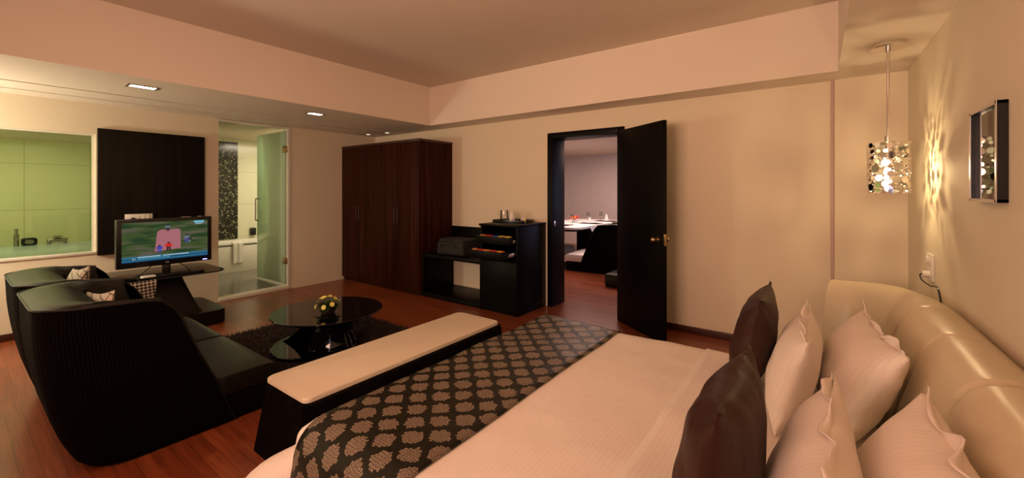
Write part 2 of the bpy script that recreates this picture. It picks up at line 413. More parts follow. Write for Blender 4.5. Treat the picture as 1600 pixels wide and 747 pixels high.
# ceiling tray
TX0, TX1, TY0, TY1 = -4.53, .12, -1.2, 4.15
b = bm_new(); box(b, XL-.1, XR+.1, YF-.1, YB+.1, ZC, ZC+.08)
struct('ceiling', b, M['ceil'], 'flat raised middle of the tray ceiling above the room', 'ceiling')
b = bm_new()
box(b, XL, -5.99, YF, YB, ZS, ZC); box(b, -5.95, -5.57, YF, YB, ZS, ZC); box(b, -5.53, TX0, YF, YB, ZS, ZC)
box(b, -5.99, -5.95, YF, YB, ZS+.06, ZC); box(b, -5.57, -5.53, YF, YB, ZS+.06, ZC)
struct('trim_1', b, M['soffit'], 'lowered ceiling band along the glass and television wall, with two thin grooves', 'ceiling band')
b = bm_new(); box(b, TX0, XR, TY1, YB, ZS, ZC)
struct('trim_2', b, M['soffit'], 'lowered ceiling band along the wall with the wardrobe and open door', 'ceiling band')
b = bm_new(); box(b, TX1, XR, TY0, TY1, ZS, ZC)
struct('trim_3', b, M['soffit'], 'lowered ceiling band over the headboard that carries the pendant lamp', 'ceiling band')
b = bm_new(); box(b, TX0, XR, YF, TY0, ZS, ZC); struct('trim_4', b, M['soffit'], 'lowered ceiling band behind the camera', 'ceiling band')
# walls
WT = .12
b = bm_new()
box(b, XL-WT, XL, YF, -1.0, 0, ZS)                       # before window
box(b, XL-WT, XL, -1.0, .965, 0, .79)                     # below window
box(b, XL-WT, XL, -1.0, .965, 2.06, ZS)
box(b, XL-WT, XL, .965, 2.11, 0, ZS)
box(b, XL-WT, XL, 3.03, YB, 0, ZS)
struct('wall_left', b, M['wall'], 'cream wall with the bathroom window, black panel and glass door', 'wall')
DX0, DX1, DZ = -2.70, -1.80, 2.12
b = bm_new()
box(b, XL-WT, DX0, YB, YB+.28, 0, ZC); box(b, DX1, XR+.1, YB, YB+.28, 0, ZC); box(b, DX0, DX1, YB, YB+.28, DZ, ZC)
box(b, .105, XR, YB-.035, YB, 0, ZS, 0)
struct('wall_back', b, M['wall'], 'cream wall behind the wardrobe, minibar and open dark door', 'wall')
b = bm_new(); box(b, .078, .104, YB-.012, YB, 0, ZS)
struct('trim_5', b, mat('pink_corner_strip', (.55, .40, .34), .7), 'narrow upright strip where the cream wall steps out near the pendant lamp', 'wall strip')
b = bm_new(); box(b, XR, XR+.1, YF, YB, 0, ZC); struct('wall_right', b, M['wall'], 'cream wall behind the headboard with the framed picture', 'wall')
b = bm_new(); box(b, XL, XR, YF-.1, YF, 0, ZC); struct('wall_front', b, M['wall'], 'cream wall behind the camera', 'wall')
# dining room
b = bm_new(); box(b, -8.0, .7, 10.2, 10.3, 0, 2.5); box(b, -6.4, -6.3, YB+.28, 10.2, 0, 2.5); box(b, .2, .3, YB+.28, 10.2, 0, 2.5)
struct('wall_dining', b, mat('dining_wall_paint', (.72, .66, .62), .8, spec=.2), 'plain pale pink wall of the dining room seen through the doorway', 'wall')
b = bm_new(); box(b, -6.4, .3, YB+.28, 10.3, 2.39, 2.45); struct('ceiling_dining', b, M['ceil'], 'pale ceiling of the dining room seen through the doorway', 'ceiling')
# bathroom
b = bm_new(); box(b, -8.3, -8.2, YF, 1.95, 0, 2.13); box(b, -8.85, XL-WT, 1.95, 2.02, 0, 2.5); box(b, -8.2, XL-WT, YF-.08, YF, 0, 2.13)
box(b, -8.85, -8.75, 2.02, 4.6, 0, 2.5); box(b, -8.85, XL-WT, 4.5, 4.6, 0, 2.5)
struct('wall_bathroom', b, M['tile'], 'pale greenish tiled wall of the bathroom seen through the glass', 'wall')
b = bm_new(); box(b, -8.3, XL-WT, YF, 1.95, 2.10, 2.14); box(b, -8.85, XL-WT, 2.02, 4.6, 2.40, 2.44)
struct('ceiling_bathroom', b, M['ceil'], 'plain ceiling of the bathroom behind the glass', 'ceiling')
b = bm_new(); box(b, -8.749, -8.735, 2.50, 3.236, .56, 2.345)
struct('trim_6', b, M['mosaic'], 'tall black pebble mosaic panel on the bathroom wall above the tub', 'mosaic panel')
# baseboards
b = bm_new(); box(b, DX1+.06, .078, YB-.014, YB, 0, .07, .003); box(b, .104, XR, YB-.05, YB-.035, 0, .07, .003)
struct('baseboard_back', b, M['baseboard'], 'brown baseboard beside the open dark door', 'baseboard')
b = bm_new(); box(b, XL, XL+.014, YF, .95, 0, .07, .003)
struct('baseboard_left', b, M['baseboard'], 'brown baseboard under the bathroom window', 'baseboard')

# window 1
w = thing('window_1', (XL-.06, 0, .79), 'wide clear bathroom window left of the black panel', 'window', kind='structure')
b = bm_new(); box(b, XL-.075, XL-.065, -1.0, .965, .79, 2.06); part('window_pane', b, M['glass'], w)
b = bm_new(); box(b, XL-WT, XL+.012, -1.0, .966, .765, .792, .004); part('window_sill', b, M['white_trim'], w)
b = bm_new()
box(b, XL-.1, XL-.04, .945, .966, .79, 2.06); box(b, XL-.1, XL-.04, -1.0, -.98, .79, 2.06); box(b, XL-.1, XL-.03, -1.0, .966, 2.045, 2.062)
part('window_frame', b, M['white_trim'], w)

# glass bathroom door
d2 = thing('door_2', (XL, 3.0, 0), 'open green frosted glass door of the bathroom', 'door', kind='structure')
b = bm_new(); box(b, XL-WT, XL+.012, 2.11, 3.03, 0, .05, .004); part('threshold', b, M['white_trim'], d2)
b = bm_new(); box(b, XL-WT, XL+.005, 2.985, 3.035, .05, 2.36, .003)
box(b, XL-WT, XL+.003, 2.11, 3.03, 2.36, 2.385); part('door_frame', b, M['white_trim'], d2)
ang = math.radians(0)
leaf = bm_new(); box(leaf, -7.26, -6.33, 2.965, 2.977, .075, 2.33, .002); lf = part('glass_leaf', leaf, M['door_glass'], d2)
for z in (.42, 2.06):
    b = bm_new(); box(b, -6.39, -6.325, 2.952, 2.990, z-.05, z+.05, .005); box(b, -6.34, -6.30, 2.955, 3.02, z-.045, z+.045, .005); part('hinge', b, M['brass'], d2)
b = bm_new()
pts = smooth_path([(-7.19, 2.965, .98), (-7.19, 2.925, .98), (-7.19, 2.915, 1.0), (-7.19, 2.915, 1.15), (-7.19, 2.915, 1.30), (-7.19, 2.925, 1.32), (-7.19, 2.965, 1.32)], 4)
tube(b, pts, .010); part('door_handle', b, M['steel'], d2)

# door 1: dark frame + leaf
d1 = thing('door_1', (DX1, YB, 0), 'tall black wooden door standing open into the bedroom, with its frame', 'door', kind='structure')
b = bm_new()
for x0, x1 in ((DX0-.05, DX0+.02), (DX1-.02, DX1+.05)):
    box(b, x0, x1, YB-.018, YB+.30, 0, DZ+.05, .004)
box(b, DX0+.02, DX1-.02, YB-.018, YB+.30, DZ-.02, DZ+.05, .004)
part('door_frame', b, M['black_wood'], d1)
b = bm_new(); box(b, DX0+.02, DX0+.026, YB+.03, YB+.06, 1.0, 1.07, .002); part('strike_plate', b, M['chrome'], d1)
hx, hy = -1.79, 4.47; ex, ey = -1.165, 4.03
LL = math.hypot(ex-hx, ey-hy)*1.14; la = math.atan2(ey-hy, ex-hx)
def leafpt(s, n, z): return (hx+math.cos(la)*s-math.sin(la)*n, hy+math.sin(la)*s+math.cos(la)*n, z)
def leafbox(bm, s0, s1, n0, n1, z0, z1, bev=.003):
    t = bmesh.new(); box(t, s0, s1, n0, n1, z0, z1, bev)
    bmesh.ops.rotate(t, verts=t.verts, cent=(0, 0, 0), matrix=Matrix.Rotation(la, 3, 'Z')); bmesh.ops.translate(t, verts=t.verts, vec=(hx, hy, 0))
    me = bpy.data.meshes.new('t'); t.to_mesh(me); t.free(); bm.from_mesh(me); bpy.data.meshes.remove(me)
LL = .78
b = bm_new(); leafbox(b, 0, LL, -.04, 0, .008, DZ-.005); dl = part('door_leaf', b, M['black_wood'], d1)
b = bm_new(); leafbox(b, LL-.002, LL+.002, -.034, -.006, .93, 1.04, .001); part('latch_plate', b, M['brass'], d1)
for sgn in (-1, 1):
    n0 = -.04 if sgn < 0 else 0
    b = bm_new()
    cyl(b, leafpt(LL-.07, n0, .985), leafpt(LL-.07, n0+sgn*.012, .985), .030)
    cyl(b, leafpt(LL-.07, n0, .985), leafpt(LL-.07, n0+sgn*.05, .985), .011)
    c = leafpt(LL-.07, n0+sgn*.06, .985); ball(b, c, .027, (1, 1, 1))
    part('door_knob', b, M['brass'], d1)

# ------------------------------------------------------------------ bed
BX0, BX1, BY0, BY1, BZ = -1.86, .18, .86, 2.90, .46
bed = thing('bed', (-.8, 1.82, 0), 'large bed under white covers with a cream leather headboard', 'bed')
b = bm_new(); box(b, BX0+.06, BX1, BY0+.05, BY1-.05, .0, .22, .02); part('bed_base', b, M['black_wood'], bed)
b = bm_new(); box(b, BX0+.02, BX1, BY0+.02, BY1-.02, .22, BZ-.02, .07, 4); part('mattress', b, mat('white_mattress', (.8, .76, .7), .8), bed)
# headboard
crest = [(.08, .22), (.25, .31), (.36, .46), (.40, .70), (.41, 1.0)] + [(.41, 1.0+.2*i) for i in range(1, 9)] + [(.405, 2.85), (.385, 3.05), (.33, 3.23), (.22, 3.36), (.06, 3.43)]
cp = smooth_path([(x, y, 0) for x, y in crest], 14)
arc = [0]
for i in range(1, len(cp)): arc.append(arc[-1]+(cp[i]-cp[i-1]).length)
TOT = arc[-1]
prof = [(-.12, .02), (-.125, .5), (-.125, .84), (-.115, .875), (-.08, .895), (-.03, .90), (.02, .89), (.055, .865), (.085, .82), (.11, .74), (.15, .60), (.185, .45), (.20, .30), (.20, .02)]
seamy = [.82, 1.31, 1.81, 2.30, 2.80]
def hb(i, j):
    p = cp[i]; t = (cp[min(i+1, len(cp)-1)]-cp[max(i-1, 0)]).normalized(); n = Vector((-t.y, t.x, 0))   # towards the bed (-x)
    d, z = prof[j]
    wing = max(0, (p.y-2.95)/.45, (.69-p.y)/.45)
    if d < 0: d *= 1-.45*min(1, wing)
    k = min(abs(p.y-s) for s in seamy)
    puff = -.009*math.exp(-(k/.012)**2)-.0015*math.exp(-(k/.06)**2) if wing < .2 else 0
    sl = Vector((d, 0, z-.4)).normalized()
    if wing > .6:
        e = min(1, (wing-.6)/.45); z = z-.03*e*e if z > .7 else z; d = d*(1-.25*e) 
    if d > -.10 and z > .1: d += puff; z += puff if z > .6 else 0
    q = p+n*d
    return (min(q.x, XR-.012), q.y, z)
b = bm_new()
ys = [[b.verts.new(hb(i, j)) for j in range(len(prof))] for i in range(len(cp))]
for i in range(len(cp)-1):
    for j in range(len(prof)-1): b.faces.new([ys[i][j], ys[i+1][j], ys[i+1][j+1], ys[i][j+1]])
b.faces.new(ys[0][::-1]); b.faces.new(ys[-1])
part('headboard', b, M['cream_leather'], bed, sharp=60, label='cream leather padded headboard with curved end')

def cloth(bm, x0, x1, y0, y1, ztop, r, fall, uvf, res=.035, lo_x=True, hi_x=False, lo_y=True, hi_y=True, wr=.004, flare=.10, xmin=None, xmax=None, seed=0, corner=0):
    """sheet over a box; flat coords run past the edges by `fall`"""
    cx0, cx1, cy0, cy1 = x0+r, x1-(r if hi_x else 0), y0+r, y1-r
    ax0 = x0-fall if lo_x else x0; ax1 = x1+fall if hi_x else x1
    if xmin is not None: ax0 = xmin
    if xmax is not None: ax1 = xmax
    ay0, ay1 = y0-fall, y1+fall
    nu = int((ax1-ax0)/res)+2; nv = int((ay1-ay0)/res)+2
    def f(u, v):
        a, c = ax0+(ax1-ax0)*u, ay0+(ay1-ay0)*v
        kx = min(max(a, cx0), cx1 if hi_x else 99); ky = min(max(c, cy0), cy1)
        dx, dy = a-kx, c-ky; e = math.hypot(dx, dy)
        nzv = noise.noise(Vector((a*2.2+seed, c*2.2, seed)))*wr*2+noise.noise(Vector((a*7, c*6+seed, 3)))*wr*.6
        if e < 1e-6: return (a, c, ztop+nzv)
        ux, uy = dx/e, dy/e
        q = r*PI/2
        if e < q: h = r*math.sin(e/r); z = ztop-r*(1-math.cos(e/r))
        else:
            cw = corner*(2*abs(ux*uy))**1.2; h = r+flare*(e-q)+.26*cw*(1-math.exp(-(e-q)/.10)); z = max(ztop-r-(e-q)*(.99-.25*min(1, cw)), .03)
            w_ = .012*math.sin((a*1.0+c*1.0)*11+seed)*min(1, (e-q)/.15); h += w_
        return (kx+ux*h, ky+uy*h, z+nzv)
    grid(bm, f, nu, nv, uv=lambda u, v: uvf(ax0+(ax1-ax0)*u, ay0+(ay1-ay0)*v))
b = bm_new(); cloth(b, BX0, BX1, BY0, BY1, BZ, .13, .40, lambda a, c: (a, c), lo_x=True, xmax=-.52, wr=.006, flare=.12, corner=1.0)
duv = part('duvet', b, M['sheet'], None, up=True); tag(duv, 'smooth white satin striped duvet covering the bed', 'duvet')
md = duv.modifiers.new('thick', 'SOLIDIFY'); md.thickness = .012; md.offset = -1
# turned-down part: softer, slightly higher sheet near the pillows
b = bm_new(); cloth(b, BX0, BX1, BY0+.01, BY1-.01, BZ+.012, .12, .26, lambda a, c: (a, c), lo_x=False, xmin=-.56, xmax=.19, wr=.008, flare=.10, seed=4)
o = part('turned_sheet', b, M['sheet'], bed, up=True, label='smooth strip of white striped sheet under the pillows')
md = o.modifiers.new('thick', 'SOLIDIFY'); md.thickness = .012; md.offset = -1
# runner
b = bm_new(); cloth(b, BX0-.008, BX1, BY0-.008, BY1+.008, BZ+.006, .135, .26, lambda a, c: (a+.02, c+.03), xmin=BX0+.11, xmax=-1.13, wr=.006, flare=.12)
# straight edge of the runner on the duvet
run = part('bed_runner', b, M['damask'], None, up=True); tag(run, 'dark satin bed runner with grey floral medallions across the foot of the bed', 'bed runner')
md = run.modifiers.new('thick', 'SOLIDIFY'); md.thickness = .005; md.offset = 1

def pillow(name, w, h, t, mats, loc, lean, yaw, label, cat, group, seed, flange=False, amp=.006, pinch=.10, uvs=1.0):
    """stands upright: width along Y, height along Z, thickness along X; origin at its bottom middle"""
    b = bm_new(); n = 34
    def shape(u, v, side):
        cu, cv = 1-pinch*(1-v*v)*abs(u), 1-pinch*(1-u*u)*abs(v)
        yy = u*w/2*cu; zz = v*h/2*cv
        th = (max(0, 1-abs(u)**2.6)**.55)*(max(0, 1-abs(v)**2.6)**.55)
        sag = 1+.12*(-v)
        wrn = noise.noise(Vector((u*2.5+seed, v*2.5, side)))*.5
        rim = (abs(u)**3+abs(v)**3)
        rad = noise.noise(Vector((math.atan2(v, u)*5+seed, math.hypot(u, v)*1.2, side*2)))*rim
        x = side*(t/2*th*sag*(1+.10*wrn)+amp*(rad*1.6+wrn)*(1 if th > .02 else 0))
        return Vector((x, yy, zz+h/2*.97))
    L = b.loops.layers.uv.verify()
    rows = {}
    for side in (-1, 1):
        for i in range(n+1):
            for j in range(n+1):
                u, v = -math.cos(PI*i/n), -math.cos(PI*j/n)
                edge = i in (0, n) or j in (0, n)
                if side == 1 and edge: rows[(1, i, j)] = rows[(-1, i, j)]
                else: rows[(side, i, j)] = b.verts.new(shape(u, v, side))
        for i in range(n):
            for j in range(n):
                f = b.faces.new([rows[(side, i, j)], rows[(side, i+1, j)], rows[(side, i+1, j+1)], rows[(side, i, j+1)]])
                for l in f.loops: l[L].uv = (l.vert.co.y*uvs, l.vert.co.z*uvs)
    o = part(name, b, mats, None, sharp=80)
    R = Matrix.Rotation(yaw, 4, 'Z') @ Matrix.Rotation(lean, 4, 'Y')
    o.rotation_euler = R.to_euler(); o.location = loc
    tag(o, label, cat, group)
    if flange:
        b = bm_new(); L = b.loops.layers.uv.verify()
        def f(u, v):
            uu = -.97+1.94*u; zt = (h/2*(1-pinch*(1-uu*uu)))+h/2*.97-.008
            wv = .010*math.sin(uu*9+seed)+.014*noise.noise(Vector((uu*5, seed, 0)))
            return ((wv-.02)*v*1.1, uu*w/2, zt+v*(.045+.008*math.sin(uu*13+seed))-.03*v*v*abs(math.sin(uu*4+seed)))
        grid(b, f, 40, 5, uv=lambda u, v: (u*w, v*.05))
        fl = part('flange', b, mats, o, sharp=80, local=True)
        md = fl.modifiers.new('thick', 'SOLIDIFY'); md.thickness = .004
    return o
PZ = BZ+.02
GW = 'white pillows stacked against the headboard'; GB = 'brown silk cushions in front of the pillows'
pillow('pillow', .70, .41, .18, M['case'], (-.14, 2.30, PZ), math.radians(15), 0.0, 'white pillow at the far side directly behind the farther brown cushion', 'pillow', GW, 1, True)
pillow('pillow', .70, .41, .19, M['case'], (-.075, 1.31, PZ), math.radians(16), 0.0, 'white pillow directly behind the nearer brown cushion, foreground of the bed', 'pillow', GW, 5, True)
pillow('pillow', .72, .43, .22, M['case'], (.035, 2.36, PZ), math.radians(26), 0.09, 'white pillow leaning on the headboard at the far side of the bed', 'pillow', GW, 9, True)
pillow('pillow', .72, .43, .22, M['case'], (.085, 1.32, PZ), math.radians(26), 0.05, 'white pillow leaning on the headboard at the right bottom corner', 'pillow', GW, 12, True)
pillow('cushion', .50, .49, .18, M['brown_silk'], (-.31, 2.44, PZ), math.radians(11), .0, 'dark brown silk cushion standing farther away, towards the open door', 'cushion', GB, 20, False, .010, .07)
pillow('cushion', .52, .49, .20, M['brown_silk'], (-.25, 1.27, PZ), math.radians(8), 0.0, 'dark brown silk cushion standing nearest the camera', 'cushion', GB, 27, False, .010, .07)

# ------------------------------------------------------------------ bench
be = thing('bench', (-2.28, 1.85, 0), 'long low bench with cream padded top at the foot of the bed', 'bench')
b = bm_new()
lo = rrect(-2.58, -1.98, 1.02, 2.68, .05); hi = rrect(-2.51, -2.03, 1.06, 2.64, .05)
L_ = b.loops.layers.uv.verify()
vl = [b.verts.new((x, y, 0)) for x, y in lo]; vh = [b.verts.new((x, y, .38)) for x, y in hi]
for i in range(len(lo)):
    k = (i+1) % len(lo); f = b.faces.new([vl[i], vl[k], vh[k], vh[i]])
    for l, (p, q) in zip(f.loops, ((i, 0), (i+1, 0), (i+1, 1), (i, 1))): l[L_].uv = (p*.05, q*.37)
b.faces.new(vh); b.faces.new(vl[::-1])
part('bench_base', b, M['rib'], be)
b = bm_new(); prism(b, rrect(-2.505, -2.065, 1.065, 2.635, .035, 8), .380, .404, .008); part('seat_pad', b, M['bench_leather'], be)
b = bm_new()
pp = rrect(-2.503, -2.067, 1.067, 2.633, .035, 8); tube(b, [(x, y, .382) for x, y in pp]+[(pp[0][0], pp[0][1], .382)], .003, 6); part('piping', b, M['bench_leather'], be)

# ------------------------------------------------------------------ tub sofas
def make_sofa(loc, label):
    SW, Zt = .86, .90
    s = thing('tub_chair', loc, label, 'armchair', 'deep black tub chairs set side by side')
    def yb(z):
        pts = [(0, .26), (.01, .235), (.04, .205), (.12, .163), (.26, .118), (.40, .088), (.55, .064), (.67, .052), (.90, .042)]
        for (z0, y0), (z1, y1) in zip(pts, pts[1:]):
            if z <= z1: return y0+(y1-y0)*(z-z0)/(z1-z0)
        return .042
    pass
    def yf(z):
        pts = [(0, .89), (.27, .79), (.50, .695), (.75, .605), (.81, .57), (.845, .52), (.90, .40)]
        for (z0, y0), (z1, y1) in zip(pts, pts[1:]):
            if z <= z1: return y0+(y1-y0)*(z-z0)/(z1-z0)
        return pts[-1][1]
    def outline(z, off, yfz=None, boff=None):
        """U: from right front to back to left front"""
        r = max(.05, .17-off*.3); y0 = yb(z)+(off if boff is None else boff); x0, x1 = off, SW-off; yfz = yfz if yfz is not None else yf(z)
        out = []
        for k in range(13): out.append((x1, yfz+(y0+r-yfz)*k/12))
        for k in range(1, 9): t = math.radians(90*k/8); out.append((x1-r+r*math.cos(t), y0+r-r*math.sin(t)))
        for k in range(1, 8): out.append((x1-r+(x0+r-x1+r)*k/8, y0))
        for k in range(0, 9): t = math.radians(90*k/8); out.append((x0+r-r*math.sin(t), y0+r-r*math.cos(t)))
        for k in range(1, 13): out.append((x0, y0+r+(yfz-y0-r)*k/12))
        return out
    zs = [0.0, .01, .04, .08, .16, .27, .38, .5, .6, .68, .75, .80, .83, .845]
    def ztop(y):                                             # rim height falls towards the arm front
        k = min(1, max(0, (y-.10)/.46)); return .895-.022*k-.022*max(0, (k-.7)/.3)**2
    O = [outline(z, .0+.012*(z < .005)) for z in zs]
    def arcl(o):
        a = [0]
        for p, q in zip(o, o[1:]): a.append(a[-1]+math.hypot(p[0]-q[0], p[1]-q[1]))
        return a
    AL = arcl(O[7])
    b = bm_new(); L = b.loops.layers.uv.verify()
    n = len(O[0])
    topY = yf(.80)
    def outer(i, j):
        x, y = O[j][i]; z = zs[j]
        if z > .3: zr = ztop(min(y, topY)); z = .3+(z-.3)*(zr-.035-.3)/(.845-.3)
        return Vector((x, y, z))
    V = [[b.verts.new(outer(i, j)) for j in range(len(zs))] for i in range(n)]
    for i in range(n-1):
        for j in range(len(zs)-1):
            f = b.faces.new([V[i][j], V[i+1][j], V[i+1][j+1], V[i][j+1]])
            for l, (p, q) in zip(f.loops, ((i, j), (i+1, j), (i+1, j+1), (i, j+1))): l[L].uv = (AL[p], zs[q])
    o = part('outer_shell', b, M['rib'], s, sharp=50, local=True)
    # leather rim + inside
    b = bm_new()
    IN = outline(.6, .050, yfz=.60, boff=.24)
    INb = outline(.3, .075, yfz=.74, boff=.25)
    top_out = [outer(i, len(zs)-1) for i in range(n)]
    def rim(i, k):
        po = top_out[i]; pi = Vector((IN[i][0], min(IN[i][1], po.y) if i < 8 or i > n-9 else IN[i][1], ztop(IN[i][1])-.055))
        if i < 13 or i > n-14: pi.y = po.y-(.0 if i in (0, n-1) else 0)
        t = k/6; p = po.lerp(pi, t); p.z = po.z+(pi.z-po.z)*t+.034*math.sin(PI*min(1, t*1.0))**.8
        return p
    R = [[b.verts.new(rim(i, k)) for k in range(7)] + [b.verts.new(Vector((INb[i][0], min(INb[i][1], rim(i, 6).y+.14), .28)))] for i in range(n)]
    for i in range(n-1):
        for k in range(7): b.faces.new([R[i][k], R[i+1][k], R[i+1][k+1], R[i][k+1]])
    # front end faces of the arms
    part('leather_lining', b, M['leather'], s, sharp=50, local=True)
    for e in (0, n-1):
        b = bm_new()
        col = [outer(e, j) for j in range(len(zs))]
        inn = []
        for j, c in enumerate(col):
            t = min(1, max(0, (zs[j]-.28)/(.845-.28))); xi = INb[e][0]+(IN[e][0]-INb[e][0])*t
            inn.append(Vector((xi, c.y-.002, c.z)))
        va = [b.verts.new(c) for c in col]; vb = [b.verts.new(c) for c in inn]
        for j in range(len(zs)-1): b.faces.new([va[j], va[j+1], vb[j+1], vb[j]])
        pi = rim(e, 3); vc = b.verts.new((pi.x, pi.y, pi.z)); b.faces.new([va[-1], vc, vb[-1]])
        part('arm_front', b, M['leather'], s, local=True)
    b = bm_new()
    for e in (0, n-1):
        pts = [outer(e, j)+Vector((0, .002, 0)) for j in range(1, len(zs))]
        tube(b, pts, .006, 6)
    tube(b, [t+Vector((0, 0, .002)) for t in top_out], .005, 6)
    part('piping', b, M['leather'], s, local=True)
    b = bm_new(); box(b, .10, SW-.10, .38, .92, .0, .16, .01); box(b, .006, SW-.006, .84, 1.13, 0.0, .17, .03, 3)
    part('seat_base', b, M['rib'], s, local=True)
    b = bm_new()
    def seat(u, v):
        y = .25+(1.15-.25)*v
        hw = SW/2-.105 if y < .70 else SW/2-.105+.10*min(1, (y-.70)/.10)
        uu = -1+2*u
        z = .295+.016*(1-uu**4)*(1-abs(2*v-1)**6)
        if v > .93: z -= .03*((v-.93)/.07)**2
        return (SW/2+uu*hw, y, z)
    g = grid(b, seat, 24, 30)
    # skirt
    rim_l = [g[i][0] for i in range(24)]+[g[23][j] for j in range(1, 30)]+[g[i][29] for i in range(22, -1, -1)]+[g[0][j] for j in range(28, 0, -1)]
    prev = rim_l
    for dz, ins in ((-.015, -.004), (-.05, -.008), (-.10, -.006), (-.12, .0)):
        nv = []
        for v in rim_l:
            c = Vector((SW/2, .7, 0)); d = Vector((v.co.x-c.x, v.co.y-c.y, 0)).normalized()
            nv.append(b.verts.new((v.co.x-d.x*ins, v.co.y-d.y*ins, v.co.z+dz)))
        for i in range(len(nv)):
            k = (i+1) % len(nv); b.faces.new([prev[i], prev[k], nv[k], nv[i]])
        prev = nv
    b.faces.new(prev)
    part('seat_cushion', b, M['leather'], s, sharp=50, local=True)
    return s
s1 = make_sofa((-3.83, .20, 0), 'black tub chair nearest the camera, ribbed fabric outside and leather inside')
s2 = dup(s1, (-4.72, .20, 0), 'black tub chair farther away, between the nearer tub chair and the window wall')
def soft(name, mat_, loc, rot, w, h, t, label, group, seed):
    o = pillow(name, w, h, t, mat_, (0, 0, 0), 0, 0, label, 'cushion', group, seed, False, .004, .08)
    o.rotation_euler = rot; o.location = loc; return o
soft('cushion', M['plaid'], (-3.40, .47, .43), (math.radians(8), math.radians(-12), math.radians(-84)), .40, .44, .12, 'pale sketch-patterned cushion propped inside the nearer tub chair', 'patterned cushions on the tub chairs', 31)
soft('cushion', M['plaid'], (-4.37, .51, .45), (math.radians(8), math.radians(-12), math.radians(-88)), .42, .45, .12, 'pale sketch-patterned cushion propped inside the farther tub chair', 'patterned cushions on the tub chairs', 36)
soft('cushion', M['hound'], (-4.13, .76, .36), (math.radians(0), math.radians(-4), math.radians(-15)), .42, .42, .10, 'black and white houndstooth cushion standing between the tub chairs', 'patterned cushions on the tub chairs', 40)

# ------------------------------------------------------------------ shaggy rug
b = bm_new()
RX0, RX1, RY0, RY1 = -4.68, -2.70, 1.38, 2.84
grid(b, lambda u, v: (RX0+(RX1-RX0)*u+.012*noise.noise(Vector((u*30, v*30, 0))), RY0+(RY1-RY0)*v+.012*noise.noise(Vector((u*30, v*30, 5))), .018), 60, 50)
rng = random.Random(3)
for _ in range(26000):
    x = rng.uniform(RX0-.01, RX1+.01); y = rng.uniform(RY0-.01, RY1+.01); a = rng.uniform(0, 2*PI); h = rng.uniform(.03, .055); ln = rng.uniform(.01, .035); w_ = rng.uniform(.003, .006)
    if x > -2.75: continue
    dx, dy = math.cos(a), math.sin(a)
    p = [b.verts.new((x-dy*w_, y+dx*w_, .01)), b.verts.new((x+dy*w_, y-dx*w_, .01)), b.verts.new((x+dx*ln, y+dy*ln, h))]
    b.faces.new(p)
rug = part('rug', b, mat('dark_brown_shag', (.030, .014, .008), .9, var=(60, .5)), None)
tag(rug, 'dark brown shaggy rug under the round glossy coffee table', 'rug')

# ------------------------------------------------------------------ coffee table
ct = thing('coffee_table', (-3.62, 2.08, 0), 'round black glossy coffee table on the shaggy rug', 'coffee table')
b = bm_new(); lathe(b, -3.62, 2.08, [(0, .345), (.46, .345), (.472, .352), (.472, .36), (.468, .364), (0, .364)], 96)
part('table_top', b, M['black_gloss'], ct)
b = bm_new(); lathe(b, -3.62, 2.08, [(0, .322), (.20, .322), (.22, .33), (.22, .345), (0, .345)], 48); part('top_collar', b, M['black_gloss'], ct)
b = bm_new(); lathe(b, -3.70, 2.01, [(0, .035), (.36, .035), (.372, .045), (.372, .055), (.362, .062), (0, .062)], 72)
part('base_plate', b, M['black_gloss'], ct)
b = bm_new()
def sheetf(u, v):
    a = math.radians(120+92*u); r = .36-.15*math.sin(v*PI/2)**.8-.04*math.sin(v*PI)
    return (-3.69+.04*v+r*math.cos(a), 2.02+.03*v+r*math.sin(a), .055+.27*v)
grid(b, sheetf, 40, 20)
sc = part('curved_support', b, M['black_gloss'], ct, sharp=80)
md = sc.modifiers.new('thick', 'SOLIDIFY'); md.thickness = .012; md.offset = -1
b = bm_new()
lathe(b, -3.57, 2.10, [(.21, .06), (.20, .10), (.165, .17), (.17, .24), (.21, .30), (.23, .325)], 64)
part('column', b, M['black_gloss'], ct, sharp=80)

fl = thing('flower_arrangement', (-3.52, 2.02, .364), 'small bowl of yellow flowers and green leaves on the coffee table', 'flowers')
b = bm_new(); lathe(b, -3.52, 2.02, [(0, .364), (.05, .364), (.062, .38), (.066, .40), (.055, .405), (0, .405)], 28); part('bowl', b, M['pot'], fl)
b = bm_new(); rng = random.Random(11)
for _ in range(90):
    a = rng.uniform(0, 2*PI); el = rng.uniform(-.05, 1.3); R_ = rng.uniform(.07, .125)
    c = Vector((-3.52, 2.02, .405)); d = Vector((math.cos(a)*math.cos(el), math.sin(a)*math.cos(el), math.sin(el)*.75))
    tip = c+d*R_; side = d.cross(Vector((0, 0, 1))).normalized()*rng.uniform(.016, .026); mid = c+d*R_*.62; up = Vector((0, 0, .008))
    v = [b.verts.new(c+d*R_*.2), b.verts.new(mid+side+up), b.verts.new(tip-Vector((0, 0, .008))), b.verts.new(mid-side+up)]
    m_ = b.verts.new(mid-Vector((0, 0, .002)))
    for q in range(4): b.faces.new([v[q], v[(q+1) % 4], m_])
part('foliage', b, M['leaf'], fl)
fr = [(100, .55, .8), (20, .9, .9), (-60, .35, 1), (-115, .30, .95), (-160, .55, 1), (150, .8, .9), (-90, 1.1, 1.1), (-20, .5, 1), (60, .55, .8), (-135, .95, .8), (-10, 1.25, .9)]
